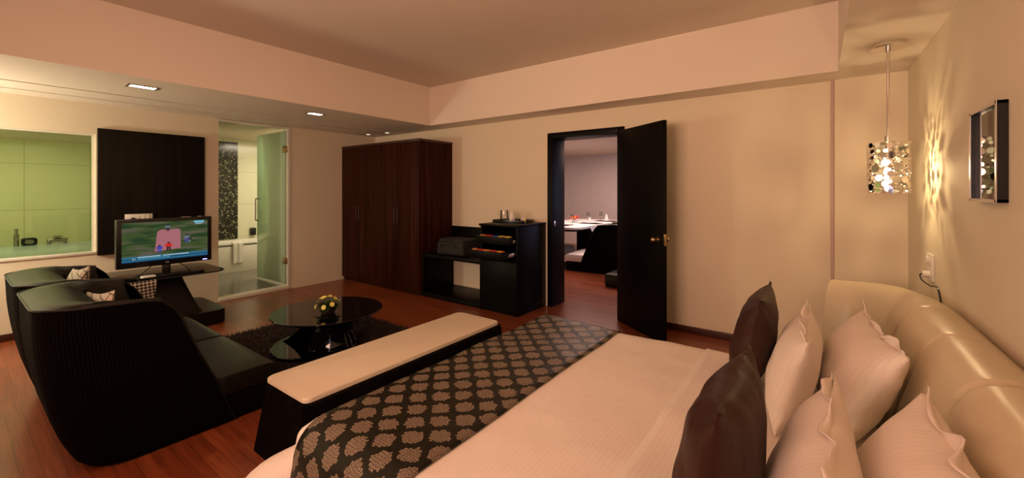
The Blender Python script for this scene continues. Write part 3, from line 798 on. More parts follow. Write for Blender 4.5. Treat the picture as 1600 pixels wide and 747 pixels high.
for a, el, sz in fr:
    a = math.radians(a+10); d = Vector((math.cos(a)*math.cos(el), math.sin(a)*math.cos(el), math.sin(el))).normalized()
    c = Vector((-3.52, 2.02, .395))+Vector((d.x*.105, d.y*.105, d.z*.125)); q = d.to_track_quat('Z', 'Y')
    b = bm_new()
    for ring, (np_, rl, tilt) in enumerate(((9, .024, .35), (7, .017, .75))):
        for k in range(np_):
            t = 2*PI*k/np_+ring*.3; e = Vector((math.cos(t), math.sin(t), 0)); s_ = Vector((-e.y, e.x, 0))
            pts = [Vector((0, 0, 0)), e*rl*.6*sz+s_*.007*sz+Vector((0, 0, rl*tilt*.5)), e*rl*sz+Vector((0, 0, rl*tilt*.6)), e*rl*.6*sz-s_*.007*sz+Vector((0, 0, rl*tilt*.5))]
            b.faces.new([b.verts.new(c+q @ p) for p in pts])
    blo = part('blossom', b, M['petal'], fl)
    b = bm_new(); ball(b, c+d*.006, .0045*sz, seg=8); part('flower_eye', b, M['petal_eye'], blo)

# ------------------------------------------------------------------ wardrobe
wr = thing('wardrobe', (-5.38, 4.18, 0), 'tall dark red-brown wooden wardrobe with four doors in the corner', 'wardrobe')
WX0, WX1, WY0, WY1, WZ = XL+.005, -4.42, 3.87, YB-.004, 2.17
b = bm_new(); box(b, WX0, WX1, WY0, WY1, .05, WZ-.035, .002); part('wardrobe_body', b, M['wardrobe'], wr)
b = bm_new(); box(b, WX0, WX1-.01, WY0+.02, WY1, 0, .05); part('plinth', b, M['wardrobe'], wr)
b = bm_new(); box(b, WX0, WX1+.008, WY0-.022, WY1, WZ-.035, WZ, .003); part('top_board', b, M['wardrobe_top'], wr)
dw = (WX1-WX0)/4
for i in range(4):
    x0 = WX0+dw*i+.003; x1 = WX0+dw*(i+1)-.003
    b = bm_new(); box(b, x0, x1, WY0-.018, WY0-.001, .055, WZ-.04, .002); dr = part('wardrobe_door', b, M['wardrobe'], wr)
    hxp = x1-.035 if i % 2 == 0 else x0+.035
    b = bm_new(); cyl(b, (hxp, WY0-.045, .98), (hxp, WY0-.045, 1.22), .006, 10)
    for z in (1.0, 1.2): cyl(b, (hxp, WY0-.018, z), (hxp, WY0-.045, z), .004, 8)
    part('door_handle', b, M['dark_steel'], dr)

# ------------------------------------------------------------------ luggage bench + minibar cabinet
lb = thing('luggage_stand', (-3.88, 4.2, 0), 'black open luggage shelf between the wardrobe and the minibar cabinet', 'luggage stand')
LX0, LX1 = -4.405, -3.345
b = bm_new(); box(b, LX0, LX1, 3.89, 4.47, .545, .585, .003); part('shelf', b, M['black_wood'], lb)
b = bm_new(); box(b, LX0, LX1, 4.47, YB-.003, .585, .93, .002); part('back_panel', b, M['black_wood'], lb)
b = bm_new(); box(b, LX0, LX1, 3.90, YB-.003, 0, .055, .003); part('plinth', b, M['black_wood'], lb)
b = bm_new(); box(b, LX0, LX0+.02, 3.9, YB-.01, .055, .545, .002); part('side_panel', b, M['black_wood'], lb)

mc = thing('minibar_cabinet', (-3.05, 4.19, 0), 'black minibar cabinet with two pulled-out snack drawers beside the doorway', 'cabinet')
CX0, CX1, CY0, CY1, CZ = -3.335, -2.78, 3.88, YB-.004, 1.05
b = bm_new(); box(b, CX1-.02, CX1, CY0, CY1, 0, CZ-.025, .002); box(b, CX0, CX0+.02, CY0+.0, CY1, 0, CZ-.025, .002)
box(b, CX0+.02, CX1-.02, CY1-.015, CY1, 0, CZ-.025); box(b, CX0+.02, CX1-.02, CY0+.005, CY1-.015, .62, .635); box(b, CX0+.02, CX1-.02, CY0+.02, CY1-.015, 0, .05)
part('cabinet_body', b, M['black_wood'], mc)
b = bm_new(); box(b, CX0-.012, CX1+.008, CY0-.02, CY1, CZ-.025, CZ, .003); part('cabinet_top', b, M['black_wood'], mc)
b = bm_new(); box(b, CX0+.003, CX1-.003, CY0-.018, CY0-.001, .02, .615, .002); dd = part('cabinet_door', b, M['black_wood'], mc)
b = bm_new()
for k in range(16):
    z = .10+.026*k; box(b, CX1, CX1+.006, 4.17, 4.42, z, z+.012, .002)
part('vent_grille', b, M['black_wood'], mc)
for zb, pull in ((.83, .12), (.68, .27)):
    b = bm_new(); y0 = CY0-pull; y1 = y0+.46
    box(b, CX0+.022, CX1-.022, y0, y0+.014, zb, zb+.085, .002)
    box(b, CX0+.030, CX0+.042, y0+.014, y1, zb+.01, zb+.075); box(b, CX1-.042, CX1-.030, y0+.014, y1, zb+.01, zb+.075)
    box(b, CX0+.030, CX1-.030, y0+.014, y1, zb+.004, zb+.012)
    dr = part('drawer', b, M['black_wood'], mc)
    b = bm_new(); box(b, CX1-.029, CX1-.022, y0+.02, CY0+.1, zb+.02, zb+.055, .002); part('slide_rail', b, M['chrome'], dr)
# snacks in the drawers
rng = random.Random(5)
def packet(x, y, z, m, lab):
    b = bm_new(); w_, l_ = rng.uniform(.035, .05), rng.uniform(.04, .06); a = rng.uniform(-.5, .5)
    def f(u, v, s):
        uu, vv = -1+2*u, -1+2*v; return Vector((uu*w_, vv*l_*.8, .014+s*.013*(1-uu**4)*(1-vv**4)+.002*math.sin(uu*8)))
    grid(b, lambda u, v: f(u, v, 1), 8, 8); grid(b, lambda u, v: f(u, v, -1), 8, 8)
    bmesh.ops.remove_doubles(b, verts=b.verts, dist=1e-4)
    bmesh.ops.rotate(b, verts=b.verts, cent=(0, 0, 0), matrix=Matrix.Rotation(a, 3, 'Z')); bmesh.ops.rotate(b, verts=b.verts, cent=(0, 0, 0), matrix=Matrix.Rotation(.0, 3, 'X'))
    bmesh.ops.translate(b, verts=b.verts, vec=(x, y, z))
    solo('snack_packet', b, M[m], lab, 'snack packet', 'snack packets in the minibar drawers')
pos = ['at the left end', 'second from the left', 'in the middle', 'second from the right', 'at the right end']
nm = {'orange_pack': 'orange', 'red_pack': 'red', 'blue_pack': 'blue', 'yellow_pack': 'yellow'}
for zb, pull, cols, dn in ((.83, .12, ['orange_pack', 'red_pack', 'blue_pack', 'yellow_pack', 'yellow_pack'], 'upper'), (.68, .27, ['orange_pack', 'red_pack', 'orange_pack', 'red_pack', 'orange_pack'], 'lower')):
    for k, m_ in enumerate(cols):
        x = CX0+.09+.093*k
        packet(x, CY0-pull+.075, zb+.07, m_, f'{nm[m_]} snack packet in the {dn} minibar drawer, {pos[k]}')
# tray + kettle set
b = bm_new(); TX, TY = -3.12, 4.26
ta, tb, tc_, td = TX-.22, TX+.22, TY-.14, TY+.14
box(b, ta, tb, tc_, td, CZ, CZ+.008, .002)
for q in ((ta, tb, tc_, tc_+.01), (ta, tb, td-.01, td), (ta, ta+.01, tc_, td), (tb-.01, tb, tc_, td)): box(b, *q, CZ+.006, CZ+.035, .002)
solo('serving_tray', b, M['black_plastic'], 'black rectangular tray on top of the minibar cabinet', 'tray')
for x, y, lab in ((-3.25, 4.25, 'clear glass jug at the left end of the black tray'),):
    k = thing('glass_jug', (x, y, CZ+.008), lab, 'jug')
    b = bm_new(); lathe(b, x, y, [(0, CZ+.01), (.048, CZ+.01), (.052, CZ+.02), (.050, CZ+.10), (.046, CZ+.15), (.044, CZ+.15), (.047, CZ+.10), (.048, CZ+.022), (0, CZ+.018)], 28); part('jug_body', b, M['clear_glass'], k)
    b = bm_new(); tube(b, smooth_path([(x-.048, y, CZ+.13), (x-.08, y, CZ+.13), (x-.085, y, CZ+.08), (x-.05, y, CZ+.04)], 6), .005); part('jug_handle', b, M['clear_glass'], k)
b = bm_new(); lathe(b, -3.155, 4.29, [(0, CZ+.009), (.040, CZ+.009), (.036, CZ+.10), (.022, CZ+.135), (.020, CZ+.145), (0, CZ+.148)], 24)
solo('drinking_glass', b, M['white_plastic'], 'white upturned cup beside the glass jug on the tray', 'cup')
cups = [(-3.09, 4.24, 'white cup with a red mark in the middle of the tray'), (-2.955, 4.24, 'white cup with a red mark at the right end of the tray')]
for x, y, lab in cups:
    c = thing('cup', (x, y, CZ+.008), lab, 'cup', 'white cups on the tray')
    b = bm_new(); lathe(b, x, y, [(0, CZ+.009), (.024, CZ+.009), (.032, CZ+.062), (.030, CZ+.062), (.022, CZ+.014), (0, CZ+.013)], 24); part('cup_body', b, M['white_china'], c)
    b = bm_new(); ball(b, (x, y-.0295, CZ+.042), .010, (1, .25, 1), 10); part('red_mark', b, M['red_pack'], c)
for k, (x, m_, lab) in enumerate(((-3.045, 'black_plastic', 'small black sachet leaning between the cups'), (-2.905, 'yellow_pack', 'small yellow sachet standing at the right edge of the tray'), (-3.01, 'white_plastic', 'small white sachet lying between the cups'))):
    b = bm_new(); h_ = .05 if k < 2 else .02; box(b, x-.014, x+.014, 4.205, 4.215, CZ+.009, CZ+.009+h_, .003)
    solo('sachet', b, M[m_], lab, 'sachet', 'sachets on the tray')
# suitcase bag
bg = thing('travel_bag', (-3.95, 4.17, .585), 'soft black travel bag lying on the luggage shelf', 'bag')
b = bm_new(); box(b, -4.22, -3.72, 3.98, 4.36, .588, .765, .04, 4)
for v in b.verts: v.co += Vector((noise.noise(v.co*6), noise.noise(v.co*6+Vector((5, 0, 0))), noise.noise(v.co*6+Vector((0, 5, 0)))*.6))*.018
part('bag_body', b, M['bag'], bg)
b = bm_new(); box(b, -4.20, -3.74, 4.0, 4.34, .75, .80, .022, 3)
for v in b.verts: v.co += Vector((0, 0, noise.noise(v.co*5)))*.02
part('bag_flap', b, M['bag'], bg)
b = bm_new(); tube(b, smooth_path([(-4.1, 3.975, .70), (-4.08, 3.95, .735), (-3.97, 3.945, .745), (-3.86, 3.95, .735), (-3.84, 3.975, .70)], 6), .008); part('bag_handle', b, M['bag'], bg)

# ------------------------------------------------------------------ black wall panel, socket strip
b = bm_new(); box(b, XL+.002, XL+.045, .975, 1.945, .75, 2.125, .002)
solo('wall_panel', b, wood_stripes('black_panel_wood', (.006, .0045, .003), (.012, .009, .006), .4, 22), 'large square black wooden panel on the wall behind the television', 'wall panel')
so = thing('socket_strip', (XL+.045, 1.30, 1.13), 'white socket strip on the black panel above the television', 'socket')
b = bm_new(); box(b, XL+.045, XL+.06, 1.19, 1.43, 1.105, 1.185, .003); part('plate', b, M['white_plastic'], so)
b = bm_new(); cyl(b, (XL+.06, 1.255, 1.125), (XL+.09, 1.255, 1.125), .022, 16); part('plug', b, M['black_plastic'], so)
b = bm_new()
for y in (1.31, 1.35, 1.39): box(b, XL+.06, XL+.063, y-.014, y+.014, 1.12, 1.165, .001)
part('switches', b, M['white_trim'], so)

# ------------------------------------------------------------------ TV stand + TV
ts = thing('television_stand', (-5.6, 1.4, 0), 'black television stand with a smoked glass shelf and low leather foot', 'television stand')
b = bm_new(); prism(b, rrect(-6.15, -5.28, 1.0, 1.86, .10, 8), 0, .15, .012); part('low_foot', b, M['leather'], ts)
b = bm_new()
def colm(u, v):
    k = v**.8; x0, x1 = -6.0+.15*k, -5.34-.16*k; y0, y1 = .95+.10*k, 1.66-.16*k
    pp = rrect(x0, x1, y0, y1, .05, 5); n = len(pp); i = int(round(u*n)) % n
    return (pp[i][0], pp[i][1], .15+.425*v)
g = grid(b, colm, 24, 10, closeu=True)
b.faces.new([g[i][9] for i in range(24)]); part('column', b, M['leather'], ts)
b = bm_new(); prism(b, rrect(-6.0, -5.20, .90, 1.83, .13, 10), .578, .592, .004)
part('glass_shelf', b, M['black_gloss'] if False else M['shelf_glass'], ts)
b = bm_new(); pp = rrect(-6.0, -5.20, .90, 1.83, .13, 10); tube(b, [(x, y, .585) for x, y in pp]+[(pp[0][0], pp[0][1], .585)], .0065, 8)
part('shelf_rim', b, M['black_plastic'], ts)

tv = thing('television', (-5.42, 1.355, .592), 'flat screen television showing a cricket match on the glass shelf', 'television')
TXF = -5.40; ty0, ty1, tz0, tz1 = .965, 1.745, .69, 1.17
b = bm_new(); box(b, TXF-.06, TXF, ty0, ty1, tz0, tz1, .008, 3); box(b, TXF-.10, TXF-.06, ty0+.12, ty1-.12, tz0+.06, tz1-.08, .02)
hs = part('housing', b, M['black_plastic'], tv)
sy0, sy1, sz0, sz1 = ty0+.040, ty1-.040, tz0+.055, tz1-.035
b = bm_new()
def q(bm, pts, x, mi):
    f = bm.faces.new([bm.verts.new((x, sy0+(sy1-sy0)*a, sz0+(sz1-sz0)*c)) for a, c in pts]); f.material_index = mi
def blob(bm, cx, cz, rx, rz, x, mi, n=12): q(bm, [(cx+rx*math.cos(2*PI*k/n), cz+rz*math.sin(2*PI*k/n)) for k in range(n)], x, mi)
X0 = TXF+.0006; e_ = .0002
q(b, [(0, 0), (1, 0), (1, 1), (0, 1)], X0, 0)
q(b, [(.355, .23), (.66, .27), (.655, .77), (.62, .79), (.42, .79), (.385, .74)], X0+e_, 1)          # pitch
q(b, [(0, .0), (1, .0), (1, .145), (0, .145)], X0+e_, 2); q(b, [(0, .09), (1, .09), (1, .145), (0, .145)], X0+2*e_, 3); q(b, [(0, .028), (1, .028), (1, .062), (0, .062)], X0+2*e_, 3)
# players
def player(cx, cz, s, body, legs, head):
    blob(b, cx, cz+.115*s, .014*s, .020*s, X0+3*e_, head, 8)
    q(b, [(cx-.020*s, cz+.03*s), (cx+.020*s, cz+.03*s), (cx+.030*s, cz+.085*s), (cx+.018*s, cz+.105*s), (cx-.018*s, cz+.105*s), (cx-.030*s, cz+.085*s)], X0+3*e_, body)
    for d_ in (-.013, .013): q(b, [(cx+(d_-.008)*s, cz-.06*s), (cx+(d_+.007)*s, cz-.06*s), (cx+(d_*.8+.009)*s, cz+.035*s), (cx+(d_*.8-.009)*s, cz+.035*s)], X0+3*e_, legs)
    for d_ in (-1, 1): q(b, [(cx+d_*.026*s, cz+.095*s), (cx+d_*.040*s, cz+.05*s), (cx+d_*.030*s, cz+.02*s), (cx+d_*.022*s, cz+.05*s)], X0+3*e_, body)
player(.41, .26, 1.0, 4, 4, 6); player(.515, .30, 1.15, 5, 6, 6); player(.505, .80, .9, 7, 6, 6); player(.735, .48, 1.1, 7, 4, 6); player(.765, .45, .8, 6, 7, 6)
# unreadable strip of tiny white lettering and corner mark
rng = random.Random(2)
x = .17
while x < .42: w_ = rng.uniform(.006, .013); q(b, [(x, .105), (x+w_, .105), (x+w_, .128), (x, .128)], X0+4*e_, 8); x += w_+.004
x = .45
while x < .76: w_ = rng.uniform(.006, .013); q(b, [(x, .107), (x+w_, .107), (x+w_, .127), (x, .127)], X0+4*e_, 8); x += w_+.0035
x = .17
while x < .52: w_ = rng.uniform(.005, .010); q(b, [(x, .066), (x+w_, .066), (x+w_, .080), (x, .080)], X0+4*e_, 9); x += w_+.004
x = .825
while x < .95: w_ = rng.uniform(.010, .018); q(b, [(x, .93), (x+w_, .93), (x+w_, .985), (x, .985)], X0+4*e_, 9); x += w_+.002
x = .845
while x < .93: w_ = rng.uniform(.005, .010); q(b, [(x, .895), (x+w_, .895), (x+w_, .915), (x, .915)], X0+4*e_, 8); x += w_+.005
part('screen', b, [field_mat(), emis('s_pitch', (.36, .13, .15)), emis('s_blue', (.010, .05, .12)), emis('s_teal', (.03, .14, .22)),
     emis('s_player_blue', (.05, .06, .34)), emis('s_red', (.60, .02, .02)), emis('s_dark', (.012, .010, .015)), emis('s_grey', (.13, .15, .17)),
     emis('s_white', (.55, .68, .72)), emis('s_cyan', (.14, .50, .72))], tv)
def text(txt, size, loc, mat_, parent, name, rot=(PI/2, 0, PI/2)):
    cu = bpy.data.curves.new('t', 'FONT'); cu.body = txt; cu.size = size; cu.extrude = .0004; cu.align_x = 'CENTER'
    t = bpy.data.objects.new('t', cu); COL.objects.link(t)
    bpy.context.view_layer.update()
    me = bpy.data.meshes.new_from_object(t.evaluated_get(bpy.context.evaluated_depsgraph_get()))
    bpy.data.objects.remove(t)
    me.materials.clear(); me.materials.append(mat_)
    R = (Matrix.Translation(Vector(loc)-world_loc(parent)) @ Matrix.Rotation(rot[2], 4, 'Z') @ Matrix.Rotation(rot[0], 4, 'X'))
    me.transform(R); o = bpy.data.objects.new(name, me); COL.objects.link(o); o.parent = parent; return o
text('LG', .022, (TXF+.0008, 1.355, tz0+.020), M['white_plastic'], tv, 'maker_mark')
text('0.1', .024, (TXF+.0018, sy0+(sy1-sy0)*.13, sz0+(sz1-sz0)*.065), emis('s_white2', (.55, .68, .72)), tv, 'score_text')
b = bm_new(); box(b, TXF-.001, TXF+.003, ty1-.085, ty1-.045, tz0+.012, tz0+.020, .001); part('power_light', b, emis('blue_led', (.25, .30, 1), 5), tv)
b = bm_new(); box(b, TXF-.055, TXF-.02, 1.32, 1.39, .60, .70, .006); part('neck', b, M['black_plastic'], tv)
b = bm_new(); prism(b, [(-5.52, 1.14), (-5.50, 1.12), (-5.30, 1.10), (-5.27, 1.13), (-5.27, 1.58), (-5.30, 1.61), (-5.50, 1.59), (-5.52, 1.57)], .593, .606, .004); part('foot', b, M['black_plastic'], tv)
b = bm_new(); box(b, TXF-.035, TXF-.01, 1.62, 1.66, tz1, tz1+.006, .002); part('top_button', b, M['silver'], tv); b = bm_new(); box(b, TXF-.04, TXF-.012, 1.48, 1.56, tz1-.001, tz1+.004, .001); part('top_strip', b, M['silver'], tv)
b = bm_new(); prism(b, rrect(-5.29, -5.215, 1.115, 1.225, .015), .607, .622, .004)
solo('set_top_box', b, M['white_plastic'], 'small white box on the glass shelf in front of the television foot', 'box')
b = bm_new(); tube(b, smooth_path([(-5.45, 1.25, .70), (-5.42, 1.18, .64), (-5.40, 1.10, .60), (-5.45, 1.0, .60), (-5.6, .98, .60)], 8), .004)
solo('television_cable', b, M['black_plastic'], 'thin black cable drooping left of the television foot onto the shelf', 'cable', 'cables behind the television')
b = bm_new(); tube(b, smooth_path([(-5.46, 1.45, .70), (-5.42, 1.50, .66), (-5.44, 1.56, .60), (-5.60, 1.62, .60)], 8), .004)
solo('television_cable', b, M['black_plastic'], 'thin black cable drooping right of the television foot onto the shelf', 'cable', 'cables behind the television')

# ------------------------------------------------------------------ bathroom contents
tb_ = thing('bathtub', (-8.4, 3.2, .05), 'white built-in bathtub seen through the glass doorway', 'bathtub')
b = bm_new(); box(b, -8.075, -8.05, 2.03, 4.48, .05, .50, .003); part('tub_panel', b, M['ceramic'], tb_)
b = bm_new()
def tubf(u, v):
    lev = [(0.0, .525), (.0, .545), (.02, .55), (.07, .55), (.09, .545), (.12, .40), (.16, .22), (.26, .17)]
    off, z = lev[min(7, int(round(v*7)))]
    pp = rrect(-8.73+off, -8.045-off, 2.03+off, 4.48-off, .06, 6); i = int(round(u*len(pp))) % len(pp)
    return (pp[i][0], pp[i][1], z)
g = grid(b, tubf, 28, 8, closeu=True); b.faces.new([g[i][7] for i in range(28)]); part('tub_basin', b, M['ceramic'], tb_)
b = bm_new(); box(b, -8.748, -8.70, 3.44, 3.54, .60, .74, .008)
solo('tub_mixer', b, M['black_plastic'], 'dark square fitting on the tiled wall above the tub', 'bath fitting')
b = bm_new(); ball(b, (-8.74, 3.36, 2.07), .02, (.4, 2.2, .35), 12)
solo('shower_hook', b, M['chrome'], 'small chrome hook high on the bathroom wall beside the mosaic', 'hook')
b = bm_new()
def tw(u, v):
    y = 2.90+.155*u; s_ = v*.62
    if s_ < .10: x, z = -8.145+s_*1.0, .558
    else: x, z = -8.040+.008*math.sin(u*9), .558-(s_-.10)*.78
    if .06 < s_ < .16: z = .558-.0*(s_)
    return (x+.004*math.sin(u*14+v*3), y+.01*math.sin(v*4)*(.5-u), min(z, .558))
def tw(u, v):
    pth = [(-8.16, .556), (-8.10, .558), (-8.055, .558), (-8.038, .548), (-8.034, .52), (-8.034, .40), (-8.034, .28), (-8.034, .20)]
    t = v*7; i = min(6, int(t)); k = t-i
    x = pth[i][0]+(pth[i+1][0]-pth[i][0])*k; z = pth[i][1]+(pth[i+1][1]-pth[i][1])*k
    return (x+.005*math.sin(u*12)*(v > .4), 2.90+.16*u, z)
grid(b, tw, 20, 30); t_ = solo('towel', b, M['towel'], 'white towel hanging over the edge of the bathtub', 'towel')
md = t_.modifiers.new('thick', 'SOLIDIFY'); md.thickness = .008; md.offset = 1
vc = thing('vanity_counter', (-7.1, .3, .05), 'pale counter behind the bathroom window carrying the taps', 'counter')
b = bm_new(); box(b, -7.75, XL-WT-.01, -1.0, 1.94, .745, .79, .006); part('counter_top', b, mat('pale_blue_stone', (.46, .55, .62), .25), vc)
b = bm_new(); box(b, -7.70, -6.60, -.95, 1.93, .05, .745, .005); part('counter_body', b, M['ceramic'], vc)
t1 = thing('basin_tap', (-7.68, .50, .79), 'tall chrome tap on the bathroom counter near the left edge', 'tap')
b = bm_new(); cyl(b, (-7.66, .50, .79), (-7.66, .50, .93), .022, 16); cyl(b, (-7.66, .50, .93), (-7.66, .50, .99), .012, 12); cyl(b, (-7.66, .50, .90), (-7.56, .50, .885), .013, 12); part('tap_body', b, M['steel'], t1)
b = bm_new(); ball(b, (-7.66, .50, .99), .016, seg=12); part('tap_lever', b, M['steel'], t1)
b = bm_new(); prism(b, rrect(.535, .665, .79, .88, .025, 5), -7.72, -7.64, .006, axis='x')
prism(b, rrect(.565, .635, .81, .86, .02, 5), -7.64, -7.635, 0, axis='x', mi=1)
solo('tissue_box', b, [M['black_plastic'], M['steel']], 'black rounded tissue box standing beside the tall tap', 'tissue box')
t2 = thing('bath_mixer', (-7.66, .82, .79), 'wide chrome bath mixer right of the black tissue box', 'tap')
b = bm_new(); box(b, -7.70, -7.62, .74, .92, .81, .86, .02, 4); cyl(b, (-7.66, .76, .79), (-7.66, .76, .82), .018, 12); cyl(b, (-7.66, .90, .79), (-7.66, .90, .82), .018, 12); part('mixer_body', b, M['steel'], t2)
b = bm_new(); box(b, -7.69, -7.60, .79, .87, .875, .89, .006); cyl(b, (-7.66, .83, .86), (-7.66, .83, .88), .02, 12); part('mixer_lever', b, M['steel'], t2)

# ------------------------------------------------------------------ pendant lamp
PX, PY = .355, 3.57
pl = thing('pendant_lamp', (PX, PY, ZS), 'pendant lamp with a cylinder shade of silver discs hanging beside the headboard', 'pendant lamp')
b = bm_new(); lathe(b, PX, PY, [(0, ZS), (.088, ZS), (.092, ZS-.004), (.092, ZS-.028), (.088, ZS-.032), (0, ZS-.032)], 40); part('canopy', b, M['chrome'], pl)
b = bm_new(); cyl(b, (PX, PY, ZS-.03), (PX, PY, ZS-.055), .014, 16); cyl(b, (PX, PY, ZS-.055), (PX, PY, 1.80), .0085, 16); part('rod', b, M['chrome'], pl)
b = bm_new(); cyl(b, (PX, PY, 1.80), (PX, PY, 1.775), .018, 16); cyl(b, (PX, PY, 1.775), (PX, PY, 1.66), .017, 16)
for k in range(3): a = 2*PI*k/3; cyl(b, (PX, PY, 1.755), (PX+.103*math.cos(a), PY+.103*math.sin(a), 1.755), .002, 6)
part('socket', b, M['chrome'], pl)
b = bm_new(); ball(b, (PX, PY, 1.58), .012, (1, 1, 1.6), 16); part('bulb', b, M['bulb'], pl)
b = bm_new(); RS = .105; z0, z1 = 1.432, 1.762; rng = random.Random(21); discs = []
for rr in (.023, .020, .017, .014, .011, .008, .006):
    for _ in range(900):
        a = rng.uniform(0, 2*PI); z = rng.uniform(z0+rr*.9, z1-rr*.9); ok = True
        for (a2, z2, r2) in discs:
            da = abs(a-a2); da = min(da, 2*PI-da)*RS
            if math.hypot(da, z-z2) < (rr+r2)*.985: ok = False; break
        if ok and len([d for d in discs if d[2] == rr]) < {.023: 16, .020: 16, .017: 22, .014: 30, .011: 46, .008: 60, .006: 80}[rr]: discs.append((a, z, rr))
for a, z, rr in discs:
    n = 18; R_ = RS+rng.uniform(-.0012, .0012)
    front = [b.verts.new(((R_+.0008)*math.cos(a+rr*math.cos(t)/RS)+PX, (R_+.0008)*math.sin(a+rr*math.cos(t)/RS)+PY, z+rr*math.sin(t))) for t in [2*PI*k/n for k in range(n)]]
    back = [b.verts.new(((R_-.0008)*math.cos(a+rr*math.cos(t)/RS)+PX, (R_-.0008)*math.sin(a+rr*math.cos(t)/RS)+PY, z+rr*math.sin(t))) for t in [2*PI*k/n for k in range(n)]]
    b.faces.new(front); b.faces.new(back[::-1])
    for k in range(n): b.faces.new([front[k], back[k], back[(k+1) % n], front[(k+1) % n]])
part('disc_shade', b, M['mirror'], pl, sharp=25)

# ------------------------------------------------------------------ picture on the right wall
pf = thing('picture_frame', (XR, 2.48, 1.59), 'deep black box frame with silver edges on the wall right of the lamp', 'picture')
py0, py1, pz0, pz1, pxf = 2.31, 2.65, 1.405, 1.786, XR-.030
b = bm_new(); tk = .012
for q_ in ((py0, py0+tk, pz0, pz1), (py1-tk, py1, pz0, pz1), (py0, py1, pz0, pz0+tk), (py0, py1, pz1-tk, pz1)): box(b, pxf, XR-.001, q_[0], q_[1], q_[2], q_[3])
part('frame_box', b, M['black_plastic'], pf)
b = bm_new()
for q_ in ((py0-.001, py0+tk, pz0, pz1), (py1-tk, py1+.001, pz0, pz1), (py0, py1, pz0-.001, pz0+tk), (py0, py1, pz1-tk, pz1+.001)): box(b, pxf-.003, pxf, q_[0], q_[1], q_[2], q_[3])
part('silver_edge', b, M['silver'], pf)
b = bm_new(); box(b, XR-.010, XR-.005, py0+tk, py1-tk, pz0+tk, pz1-tk); part('print', b, M['print'], pf)
b = bm_new(); box(b, XR-.016, XR-.013, py0+tk, py1-tk, pz0+tk, pz1-tk); part('glass', b, M['clear_glass'], pf)

# wall socket beside the headboard
ws = thing('light_switch', (XR, 3.62, .93), 'white switch and socket plate on the wall behind the headboard', 'switch')
b = bm_new(); box(b, XR-.012, XR-.0005, 3.53, 3.70, .90, 1.06, .003); part('plate', b, M['white_plastic'], ws)
for y in (3.575, 3.615, 3.655):
    b = bm_new(); box(b, XR-.018, XR-.012, y-.014, y+.014, 1.0, 1.04, .002); part('switch', b, M['white_plastic'], ws)
b = bm_new(); cyl(b, (XR-.012, 3.60, .935), (XR-.045, 3.60, .935), .020, 14); part('plug', b, M['white_plastic'], ws)
b = bm_new(); tube(b, smooth_path([(XR-.045, 3.60, .935), (XR-.055, 3.60, .925), (XR-.05, 3.56, .90), (XR-.03, 3.46, .885), (XR-.01, 3.36, .87), (XR-.01, 3.2, .60)], 8), .004)
solo('power_cord', b, M['black_plastic'], 'short dark cord from the wall plug down behind the headboard', 'cord')

# ------------------------------------------------------------------ ceiling downlights
def downlight(name, x, y, hx_, hy_, label, power, grp):
    d = thing(name, (x, y, ZS), label, 'ceiling light', grp)
    b = bm_new()
    for q_ in ((x-hx_-.02, x-hx_, y-hy_-.02, y+hy_+.02), (x+hx_, x+hx_+.02, y-hy_-.02, y+hy_+.02), (x-hx_, x+hx_, y-hy_-.02, y-hy_), (x-hx_, x+hx_, y+hy_, y+hy_+.02)): box(b, *q_, ZS-.006, ZS+.0, .001)
    part('frame', b, M['steel'], d)
    if hy_ > .05:
        for k in range(4):
            b = bm_new(); yy = y-hy_+hy_*2*(k+.5)/4; box(b, x-hx_*.8, x+hx_*.8, yy-hy_/4.6, yy+hy_/4.6, ZS-.004, ZS-.001, .001); part('led', b, M['lamp_glow'], d)
    else:
        b = bm_new(); cyl(b, (x, y, ZS-.004), (x, y, ZS-.001), hx_, 20); part('led', b, mat('dim_lens', (.8, .75, .6), .3, emit=(1, .8, .5), es=2.2), d)
    if power: light('downlight_beam', 'SPOT', (x, y, ZS-.01), power, (1, .80, .55), .04, spot=1.9)
    return d
downlight('ceiling_downlight', -4.93, 1.06, .05, .09, 'bright rectangular ceiling light above the black wall panel', 16, 'rectangular ceiling lights')
downlight('ceiling_downlight', -4.96, 2.68, .05, .08, 'bright rectangular ceiling light in front of the bathroom door', 14, 'rectangular ceiling lights')
downlight('ceiling_downlight', -6.05, 4.18, .035, .035, 'small round ceiling spot above the wardrobe nearest the corner', 0, 'small spots above the wardrobe')
downlight('ceiling_downlight', -5.63, 4.24, .035, .035, 'small round ceiling spot above the wardrobe, right of its twin', 0, 'small spots above the wardrobe')
light('downlight_beam', 'SPOT', (-5.9, -.2, ZS-.01), 26, (1, .88, .66), .04, spot=2.4)

# ------------------------------------------------------------------ dining room
dt = thing('dining_table', (-4.1, 7.9, 0), 'dining table with a white top seen through the doorway', 'dining table')
b = bm_new(); prism(b, rrect(-4.72, -3.52, 6.75, 9.15, .18, 8), .735, .775, .006); part('table_top', b, M['white_linen'], dt)
b = bm_new(); prism(b, rrect(-4.66, -3.62, 6.85, 8.95, .15, 6), .69, .733, .01); prism(b, rrect(-4.45, -4.0, 8.45, 8.8, .1, 6), 0, .69, .01); part('table_base', b, M['black_wood'], dt)
b = bm_new(); v = [b.verts.new(p) for p in ((-3.515, 7.25, .778), (-3.515, 8.15, .778), (-3.505, 7.55, .50))]
v2 = [b.verts.new((c.co.x-.004, c.co.y, c.co.z)) for c in v]; b.faces.new(v); b.faces.new(v2[::-1])
for i in range(3): b.faces.new([v[i], v[(i+1) % 3], v2[(i+1) % 3], v2[i]])
solo('table_napkin', b, M['white_linen'], 'white cloth corner hanging over the dining table edge', 'table cloth')
dc = dup(s1, (-3.08, 7.70, 0), 'black tub chair pulled up to the dining table, seen through the doorway')
